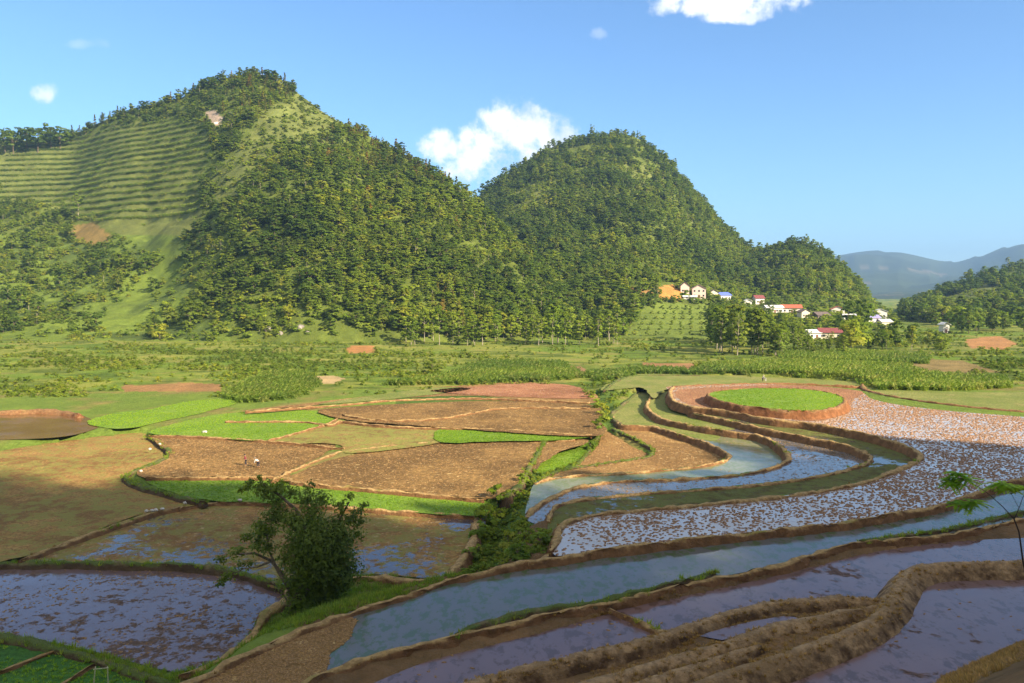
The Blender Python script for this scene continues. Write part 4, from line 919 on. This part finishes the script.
# ---- sapling on the near slope at the right edge
def sapling():
    Y = 30.0; bx, by, bz = at_y(1040, 640, Y); bz = tz(bx, by)
    root = empty('sapling', (bx, by, bz)); tag(root, 'slender sapling with feathery bright green leaves leaning in at the right edge', 'tree')
    def loc(u, v, dy=0): p = at_y(u, v, Y+dy); return Vector((p[0]-bx, p[1]-by+dy*0, p[2]-bz))
    V, F_ = [], []
    base = Vector((0, 0, -.3))
    tube(V, F_, [base, loc(1032,600), loc(1023,562), loc(1019,532), loc(1014,519)], [.045,.04,.034,.028,.024], 7)
    me = bpy.data.meshes.new('sapling_trunk'); me.from_pydata(V, [], F_); me.materials.append(M['barkdark']); link('trunk', me, None, root)
    V, F_ = [], []
    tube(V, F_, [loc(1014,519), loc(1003,507), loc(990,495), loc(979,487), loc(969,482)], [.022,.017,.014,.011,.007], 5)
    tube(V, F_, [loc(1014,520), loc(1019,508), loc(1023,497,.2), loc(1028,488,.3)], [.02,.015,.011,.007], 5)
    tube(V, F_, [loc(990,495), loc(982,497,-.1), loc(974,500,-.2)], [.010,.008,.005], 5); tube(V, F_, [loc(1019,508), loc(1012,495,.2), loc(1006,487,.3)], [.010,.008,.005], 5)
    me = bpy.data.meshes.new('sapling_branch'); me.from_pydata(V, [], F_); me.materials.append(M['barkdark']); link('branch', me, None, root)
    rng = np.random.default_rng(8)
    for (u, v, dy, w) in ((966,479,0,19),(950,481,.1,14),(972,501,-.2,20),(960,503,-.15,13),(1002,483,.3,17),(1010,486,.25,12),(1028,488,.3,16),(958,473,.1,12)):
        V, F_, k = [], [], 0
        o_ = np.array(loc(u, v, dy))
        for i in range(16):
            a = rng.uniform(0, 6.28); ln = w*Y/FPX*rng.uniform(.7, 1.25); dr = np.array([math.cos(a), math.sin(a), rng.uniform(-.35, .35)]); sd = np.array([-dr[1], dr[0], 0])
            for j in range(11):
                t = (j+1.5)/12; c = o_+dr*ln*t+np.array([0, 0, -.28*ln*t*t])
                for sgn in (-1, 1):
                    l = .17*(1-abs(t-.5))*1.1; e = c+sd*sgn*l+dr*l*.35+np.array([0, 0, -.03]); q = dr*.05
                    V += [c, (c+e)/2-q, e, (c+e)/2+q]; F_.append((k, k+1, k+2, k+3)); k += 4
        me = mesh_np('leaf_spray', np.array(V), np.array(F_), 4); set_lr(me, rng.random(len(F_))); me.materials.append(M['leafbright']); link('leaf_spray', me, None, root)
M['barkdark'] = plain('dark_bark', (.05,.035,.03), .8, .2, 6)
sapling()

# ------------------------------------------------------------------ village
def box(bm, x0, x1, y0, y1, z0, z1):
    v = [bm.verts.new(p) for p in ((x0,y0,z0),(x1,y0,z0),(x1,y1,z0),(x0,y1,z0),(x0,y0,z1),(x1,y0,z1),(x1,y1,z1),(x0,y1,z1))]
    for f in ((0,3,2,1),(4,5,6,7),(0,1,5,4),(1,2,6,5),(2,3,7,6),(3,0,4,7)): bm.faces.new([v[i] for i in f])
def bm_obj(nm, bm, m, parent): me = bpy.data.meshes.new(nm); bm.to_mesh(me); bm.free(); return link(nm, me, m, parent)
WALL = {'white': plain('white_wall', (.80,.76,.70), .8, .05), 'pink': plain('pale_pink_wall', (.78,.60,.52), .8, .06), 'cream': plain('cream_wall', (.72,.66,.50), .8, .06), 'grey': plain('wood_wall', (.22,.17,.13), .9, .15)}
ROOF = {'red': plain('red_tile_roof', (.50,.14,.08), .8, .12, 2), 'dark': plain('grey_tile_roof', (.16,.12,.11), .85, .15, 2), 'blue': plain('blue_metal_roof', (.14,.2,.62), .5, .06), 'maroon': plain('maroon_tile_roof', (.24,.07,.07), .8, .12, 2), 'white': plain('pale_sheet_roof', (.74,.74,.72), .6, .05), 'purple': plain('purple_metal_roof', (.34,.30,.62), .5, .06), 'pinkgrey': plain('pinkish_tile_roof', (.42,.28,.25), .85, .12, 2)}
GLASS = plain('dark_window_glass', (.03,.035,.045), .15, .05); DOORM = plain('brown_door', (.22,.09,.05), .7, .1); FRM = plain('window_frame_paint', (.55,.5,.44), .6, .05)
def gable(bm, x0, x1, y0, y1, z, h, ov=.5, along='x'):
    """a gabled roof as a thick folded slab"""
    t = .18
    if along == 'x':
        ym = (y0+y1)/2; A = [(y0-ov, z-.15), (ym, z+h), (y1+ov, z-.15)]; P = [(lambda x: [(x, a, b) for a, b in A]+[(x, a, b+t) for a, b in A])(x) for x in (x0-ov, x1+ov)]
    else:
        xm = (x0+x1)/2; A = [(x0-ov, z-.15), (xm, z+h), (x1+ov, z-.15)]; P = [(lambda y: [(a, y, b) for a, b in A]+[(a, y, b+t) for a, b in A])(y) for y in (y0-ov, y1+ov)]
    a = [bm.verts.new(p) for p in P[0]]; b = [bm.verts.new(p) for p in P[1]]
    for i, j in ((0,1),(1,2),(3,4),(4,5)): bm.faces.new((a[i], a[j], b[j], b[i]))
    for q in (a, b): bm.faces.new((q[0], q[1], q[4], q[3])); bm.faces.new((q[1], q[2], q[5], q[4]))
    bm.faces.new((a[0], b[0], b[3], a[3])); bm.faces.new((a[2], b[2], b[5], a[5])); bmesh.ops.recalc_face_normals(bm, faces=bm.faces)
def house(u, v, w, dp, h, wall, roof, label, rz=0, rh=1.8, along='x', storeys=1, nwin=2, awning=None, porch=None, y0=380.0, nm='house'):
    x, y, z = hit(u, v, y0, 900.0); o = empty(nm, (x, y, z-.1), R(rz)); tag(o, label, 'house')
    bm = bmesh.new(); box(bm, -w/2, w/2, 0, dp, -2.5, h)
    if along == 'x':
        for xx in (-w/2, w/2):
            t = [bm.verts.new((xx, 0, h)), bm.verts.new((xx, dp, h)), bm.verts.new((xx, dp/2, h+rh))]; bm.faces.new(t)
    else:
        for yy in (0, dp):
            t = [bm.verts.new((-w/2, yy, h)), bm.verts.new((w/2, yy, h)), bm.verts.new((0, yy, h+rh))]; bm.faces.new(t)
    bm_obj('wall', bm, WALL[wall], o)
    bm = bmesh.new(); gable(bm, -w/2, w/2, 0, dp, h+.12, rh, .6, along); bm_obj('roof', bm, ROOF[roof], o)
    bm = bmesh.new(); box(bm, -.55, .55, -.06, .05, 0, 2.1); bm_obj('door', bm, DOORM, o)
    sh_ = h/storeys
    for s_ in range(storeys):
        for i in range(nwin):
            xx = -w/2+w*(i+.5)/nwin
            if s_ == 0 and abs(xx) < 1.2: continue
            zz = s_*sh_+1.0; bm = bmesh.new(); box(bm, xx-.6, xx+.6, -.05, .06, zz, zz+1.25); f = bm_obj('window', bm, FRM, o)
            bm = bmesh.new(); box(bm, xx-.48, xx+.48, -.08, .03, zz+.1, zz+1.15); bm_obj('pane', bm, GLASS, f)
    if porch:
        bm = bmesh.new(); box(bm, -w/2-.4, w/2+.4, -2.4, -.02, sh_-.22, sh_-.06); bm_obj('porch_roof', bm, ROOF[porch], o)
    return o
house(699, 298, 8.5, 7, 6.0, 'pink', 'pinkgrey', 'pale pink two-storey house with a front gable, the highest house of the village', -8, 2.4, 'y', 2, 3)
house(685, 293, 5.5, 5, 4.6, 'pink', 'dark', 'narrow house with a steep grey roof beside the orange cutting', -5, 2.4, 'y', 1, 2)
house(690, 300, 8, 4, 2.0, 'white', 'white', 'low white shed in front of the pale pink two-storey house', -6, .7, 'x', 1, 2)
house(714, 298, 6, 5, 3.6, 'cream', 'dark', 'small cream house just right of the pale pink two-storey house', 10, 1.8, 'y', 1, 2)
house(726, 300, 9, 7, 3.2, 'white', 'blue', 'white house with a bright blue metal roof', 28, 1.9, 'x', 1, 3)
house(760, 304, 6.5, 5.5, 4.0, 'white', 'maroon', 'small house with a dark maroon roof up among the trees', 12, 2.0, 'x', 1, 2)
house(775, 313, 11, 6, 3.4, 'white', 'white', 'long white house with a pale roof beside the red-roofed house', 8, 1.4, 'x', 1, 4)
house(792, 313, 12, 6.5, 3.2, 'white', 'red', 'long white house with a red tiled roof in the middle of the village', -6, 2.0, 'x', 1, 4)
house(824, 320, 9, 7, 2.8, 'grey', 'dark', 'dark wooden house with a low grey roof', 18, 2.0, 'x', 1, 3)
house(838, 316, 8, 6, 4.4, 'white', 'red', 'white house with an orange-red roof left of the very tall dark tree', -14, 1.8, 'y', 1, 2)
house(817, 339, 8, 6, 3.0, 'white', 'white', 'white house with a pale sheet roof lowest among the grove trees', 10, 1.3, 'x', 1, 3)
house(831, 340, 10, 6.5, 3.0, 'cream', 'maroon', 'cream house with a broad maroon roof lowest among the grove trees', -6, 1.9, 'x', 1, 3)
house(874, 327, 8, 6, 5.4, 'white', 'purple', 'white two-storey house with a purple metal roof at the right end of the village', 10, 1.6, 'x', 2, 2, None, 'purple')
house(881, 318, 8, 6, 4.6, 'white', 'white', 'tall white house behind the purple-roofed house', -10, 1.6, 'y', 1, 2)
house(748, 306, 5, 5, 3.2, 'white', 'white', 'tiny white house between the blue-roofed house and the maroon-roofed one', -4, 1.4, 'y', 1, 1)
house(806, 318, 6, 5, 3.6, 'cream', 'dark', 'small cream house with a grey roof right of the long red-roofed house', 14, 1.6, 'y', 1, 2)
house(850, 322, 7, 5, 3.4, 'white', 'white', 'white house with a pale roof just left of the very tall dark trees', -8, 1.4, 'x', 1, 2)
house(887, 328, 7, 5, 3.6, 'cream', 'white', 'pale cream house furthest right in the village beside the purple-roofed one', 16, 1.4, 'x', 1, 2)
house(946, 333, 3.6, 3.6, 4.4, 'white', 'white', 'small white tower-like house alone beyond the right meadow', 5, 1.2, 'y', 1, 1)

# ------------------------------------------------------------------ field workers
SKIN = plain('skin', (.38,.22,.14), .6, .05); HAT = plain('straw_hat', (.72,.60,.42), .85, .08); CLOTH = {}
for nm_, c_ in (('maroon', (.22,.05,.06)), ('dark', (.05,.045,.055)), ('white', (.75,.72,.66)), ('grey', (.25,.23,.25)), ('navy', (.06,.07,.12))): CLOTH[nm_] = plain(nm_+'_cloth', c_, .9, .1)
def skin_obj(nm, V, E, Rd, m, parent=None, sub=1):
    me = bpy.data.meshes.new(nm); me.from_pydata(V, E, []); o = link(nm, me, m, parent)
    md = o.modifiers.new('skin', 'SKIN'); md.use_smooth_shade = True
    if not me.skin_vertices: me.skin_vertices.new()
    for i, r in enumerate(Rd): me.skin_vertices[0].data[i].radius = (r, r)
    me.skin_vertices[0].data[0].use_root = True
    s_ = o.modifiers.new('smooth', 'SUBSURF'); s_.levels = sub; s_.render_levels = sub; return o
def person(u, v, z, rz, bend, shirt, trousers, hat, label):
    """bend: lean of the trunk from upright in degrees; x forward"""
    x, y, _ = at(u, v, z); b = R(bend); up = Vector((math.sin(b), 0, math.cos(b)))
    hip = Vector((0, 0, .88)); chest = hip+up*.42; neck = hip+up*.60; fw = Vector((math.cos(b*.6), 0, -math.sin(b*.6)))
    head = neck+(up*.7+Vector((.15, 0, .35))).normalized()*.10; crown_ = head+(up*.6+Vector((.1, 0, .5))).normalized()*.15
    V = [hip, chest, neck, head, crown_]; E = [(0,1),(1,2),(2,3),(3,4)]; Rd = [.13, .15, .06, .095, .08]
    hang = Vector((.12, 0, -1)).normalized()
    for sgn in (-1, 1):
        k = len(V); sh_ = hip+up*.54+Vector((0, sgn*.19, 0)); el = sh_+hang*.29+Vector((.02, sgn*.05, 0)); wr = el+(hang+Vector((.35, 0, .1))).normalized()*.25; hd = wr+hang*.09
        V += [sh_, el, wr, hd]; E += [(1,k),(k,k+1),(k+1,k+2),(k+2,k+3)]; Rd += [.07, .05, .038, .042]
        for j, q in enumerate((-.03, -.01, .01, .03)):
            k2 = len(V); V.append(hd+hang*(.07+.01*(j in (1, 2)))+Vector((q, 0, 0))); E.append((k+3, k2)); Rd.append(.010)
        k2 = len(V); V.append(hd+Vector((.055, -sgn*.02, -.02))); E.append((k+3, k2)); Rd.append(.011)
        k = len(V); hp = hip+Vector((0, sgn*.10, -.06)); kn = Vector((.06+.08*sgn*.5, sgn*.12, .46)); an = Vector((-.02+.10*sgn*.5, sgn*.12, .07)); to = an+Vector((.17, 0, -.04))
        V += [hp, kn, an, to]; E += [(0,k),(k,k+1),(k+1,k+2),(k+2,k+3)]; Rd += [.095, .065, .045, .035]
    o = skin_obj('person', [tuple(q) for q in V], E, Rd, SKIN); o.location = (x, y, z); o.rotation_euler = (0, 0, R(rz)); tag(o, label, 'person')
    sv = [hip+up*.02, chest, hip+up*.56]; se = [(0,1),(1,2)]; sr = [.155, .175, .10]
    for sgn in (-1, 1):
        k = len(sv); sh_ = hip+up*.54+Vector((0, sgn*.19, 0)); el = sh_+hang*.29+Vector((.02, sgn*.05, 0)); sv += [sh_, el, el+(hang+Vector((.35, 0, .1))).normalized()*.16]; se += [(1,k),(k,k+1),(k+1,k+2)]; sr += [.088, .066, .055]
    skin_obj('shirt', [tuple(q) for q in sv], se, sr, CLOTH[shirt], o)
    tv = [hip+Vector((0, 0, .03))]; te = []; tr = [.15]
    for sgn in (-1, 1):
        k = len(tv); kn = Vector((.06+.08*sgn*.5, sgn*.12, .46)); an = Vector((-.02+.10*sgn*.5, sgn*.12, .07)); tv += [hip+Vector((0, sgn*.10, -.06)), kn, an+(kn-an)*.25]; te += [(0,k),(k,k+1),(k+1,k+2)]; tr += [.115, .088, .072]
    skin_obj('trousers', [tuple(q) for q in tv], te, tr, CLOTH[trousers], o)
    bm = bmesh.new()
    if hat == 'cone': bmesh.ops.create_cone(bm, cap_ends=False, segments=20, radius1=.27, radius2=.01, depth=.17)
    else: bmesh.ops.create_uvsphere(bm, u_segments=12, v_segments=8, radius=.115)
    ho = bm_obj('hat' if hat == 'cone' else 'hair', bm, HAT if hat == 'cone' else CLOTH['dark'], o); ho.location = crown_+up*.05 if hat == 'cone' else head+(crown_-head)*.55+Vector((-.02, 0, .02)); ho.rotation_euler = (0, b*.6, 0)
    bm = bmesh.new(); d_ = Vector((math.cos(b*.5), 0, -math.sin(b*.5))); c_ = head+(crown_-head)*.35
    for sgn in (-1, 1): bmesh.ops.create_uvsphere(bm, u_segments=6, v_segments=5, radius=.014, matrix=Matrix.Translation(c_+d_*.088+Vector((0, sgn*.035, .01))))
    bm_obj('eyes', bm, CLOTH['dark'], o)
    bm = bmesh.new(); bmesh.ops.create_cone(bm, cap_ends=True, segments=8, radius1=.02, radius2=.008, depth=.05, matrix=Matrix.Translation(c_+d_*.105-Vector((0, 0, .025)))); bm_obj('nose', bm, SKIN, o)
    return o
person(246, 465.5, 1.83, 200, 12, 'maroon', 'dark', 'hair', 'person in a maroon top standing in the ploughed field above the lone tree')
person(258.5, 467.5, 1.83, 150, 62, 'white', 'dark', 'cone', 'person with a pale hat bending over in the field beside the one in maroon')
person(762.6, 381.5, 3.75, 20, 22, 'white', 'navy', 'cone', 'person with a pale hat on the grass strip behind the round green seedling bed')
person(765.8, 381.8, 3.75, 160, 70, 'grey', 'white', 'hair', 'person in grey top and white trousers bending on the grass strip behind the seedling bed')

# ------------------------------------------------------------------ small things
def stick_frame():
    z = .6; a = at(93, 690, z); b = at(108.5, 690, z); o = empty('stick_frame', ((a[0]+b[0])/2, a[1], z)); tag(o, 'frame of two pale poles joined by a crossbar in the dark green seedlings', 'pole frame')
    w = (b[0]-a[0])/2; wm = plain('pale_bamboo', (.60,.56,.36), .7, .15, 8); hgt = (690-666)*a[1]/FPX*1.0
    for s_, lean in ((-1, .22), (1, -.02)):
        V, F_ = [], []; tube(V, F_, [(s_*w, 0, -.4), (s_*w+lean*.5, 0, hgt*.5), (s_*w+lean, 0, hgt*1.02)], [.05, .045, .04], 8); me = bpy.data.meshes.new('pole'); me.from_pydata(V, [], F_); link('pole', me, wm, o)
    V, F_ = [], []; tube(V, F_, [(-w+.12, -.07, hgt*.93), (w+.08, -.07, hgt*1.0)], [.035, .03], 8); me = bpy.data.meshes.new('crossbar'); me.from_pydata(V, [], F_); link('crossbar', me, wm, o)
stick_frame()
def rock(u, v, z, s_, m, label, seed, group=None, nm='rock'):
    bm = bmesh.new(); bmesh.ops.create_icosphere(bm, subdivisions=3, radius=.5); rd2 = np.random.default_rng(seed)
    co = np.array([v_.co for v_ in bm.verts]); n_ = fbm(co[:, 0]*3+seed, co[:, 1]*3+co[:, 2]*2, 1, 3, seed)
    for v_, q in zip(bm.verts, n_): v_.co *= 1+.5*q; v_.co.z *= .7
    me = bpy.data.meshes.new(nm); bm.to_mesh(me); bm.free(); o = link(nm, me, m); o.location = at(u, v, z) if z is not None else hit(u, v, 380.0, 900.0); o.scale = (s_, s_*.8, s_); tag(o, label, 'rock', group); return o
STONE = plain('pale_stone', (.62,.57,.50), .9, .15, 2); CLIFF = plain('grey_limestone', (.26,.23,.20), .95, .3, .6)
rock(526.5, 541, .3, 1.1, STONE, 'white stone lying in the green stream gully', 3)
for i, (u, v, z) in enumerate([(205,432,2.2),(160,444,1.9),(150,449,1.9),(141,471,1.9),(185,503,1.5),(240,500,1.6),(147,511,1.6),(152,510.5,1.6),(156,510,1.6),(162,509,1.6)]):
    rock(u, v, z, .5 if i else .9, STONE, 'small pale stone lying on an earth bund of the left fields', 20+i, 'stones on the left bunds', 'stone')
for i, (u, v, s_) in enumerate([(216,121,4.5),(222,116,4),(210,117,4),(231,110,4)]):
    rock(u, v+3, None, s_, CLIFF if i else STONE, 'limestone outcrop showing through the trees under the left summit', 40+i, 'rock outcrops under the left summit', 'rock_outcrop')
for i, (u, v, s_) in enumerate([(268,328,4),(280,332,3.4),(300,326,4.2),(308,331,3)]):
    rock(u, v+2, None, s_, CLIFF, 'grey limestone outcrop at the shrubby foot of the left hill', 50+i, 'rock outcrops at the foot of the left hill', 'rock_outcrop')
print('single trees', N_TREES)

# ------------------------------------------------------------------ haze over the whole valley
def haze():
    bm = bmesh.new(); box(bm, -8000, 8000, -900, 11500, -14, 640); me = bpy.data.meshes.new('haze'); bm.to_mesh(me); bm.free()
    m = bpy.data.materials.new('haze'); m.use_nodes = True; t = NT(m.node_tree); v = t.n('ShaderNodeVolumePrincipled')
    v.inputs['Color'].default_value = (.36,.62,1.0,1); v.inputs['Density'].default_value = .00012; v.inputs['Anisotropy'].default_value = .1
    o = t.n('ShaderNodeOutputMaterial'); t.put(o.inputs['Volume'], v.outputs[0])
    h = link('haze', me, m); h['kind'] = 'stuff'; tag(h, 'thin blue haze filling the valley air', 'haze', None, 'stuff')
haze()
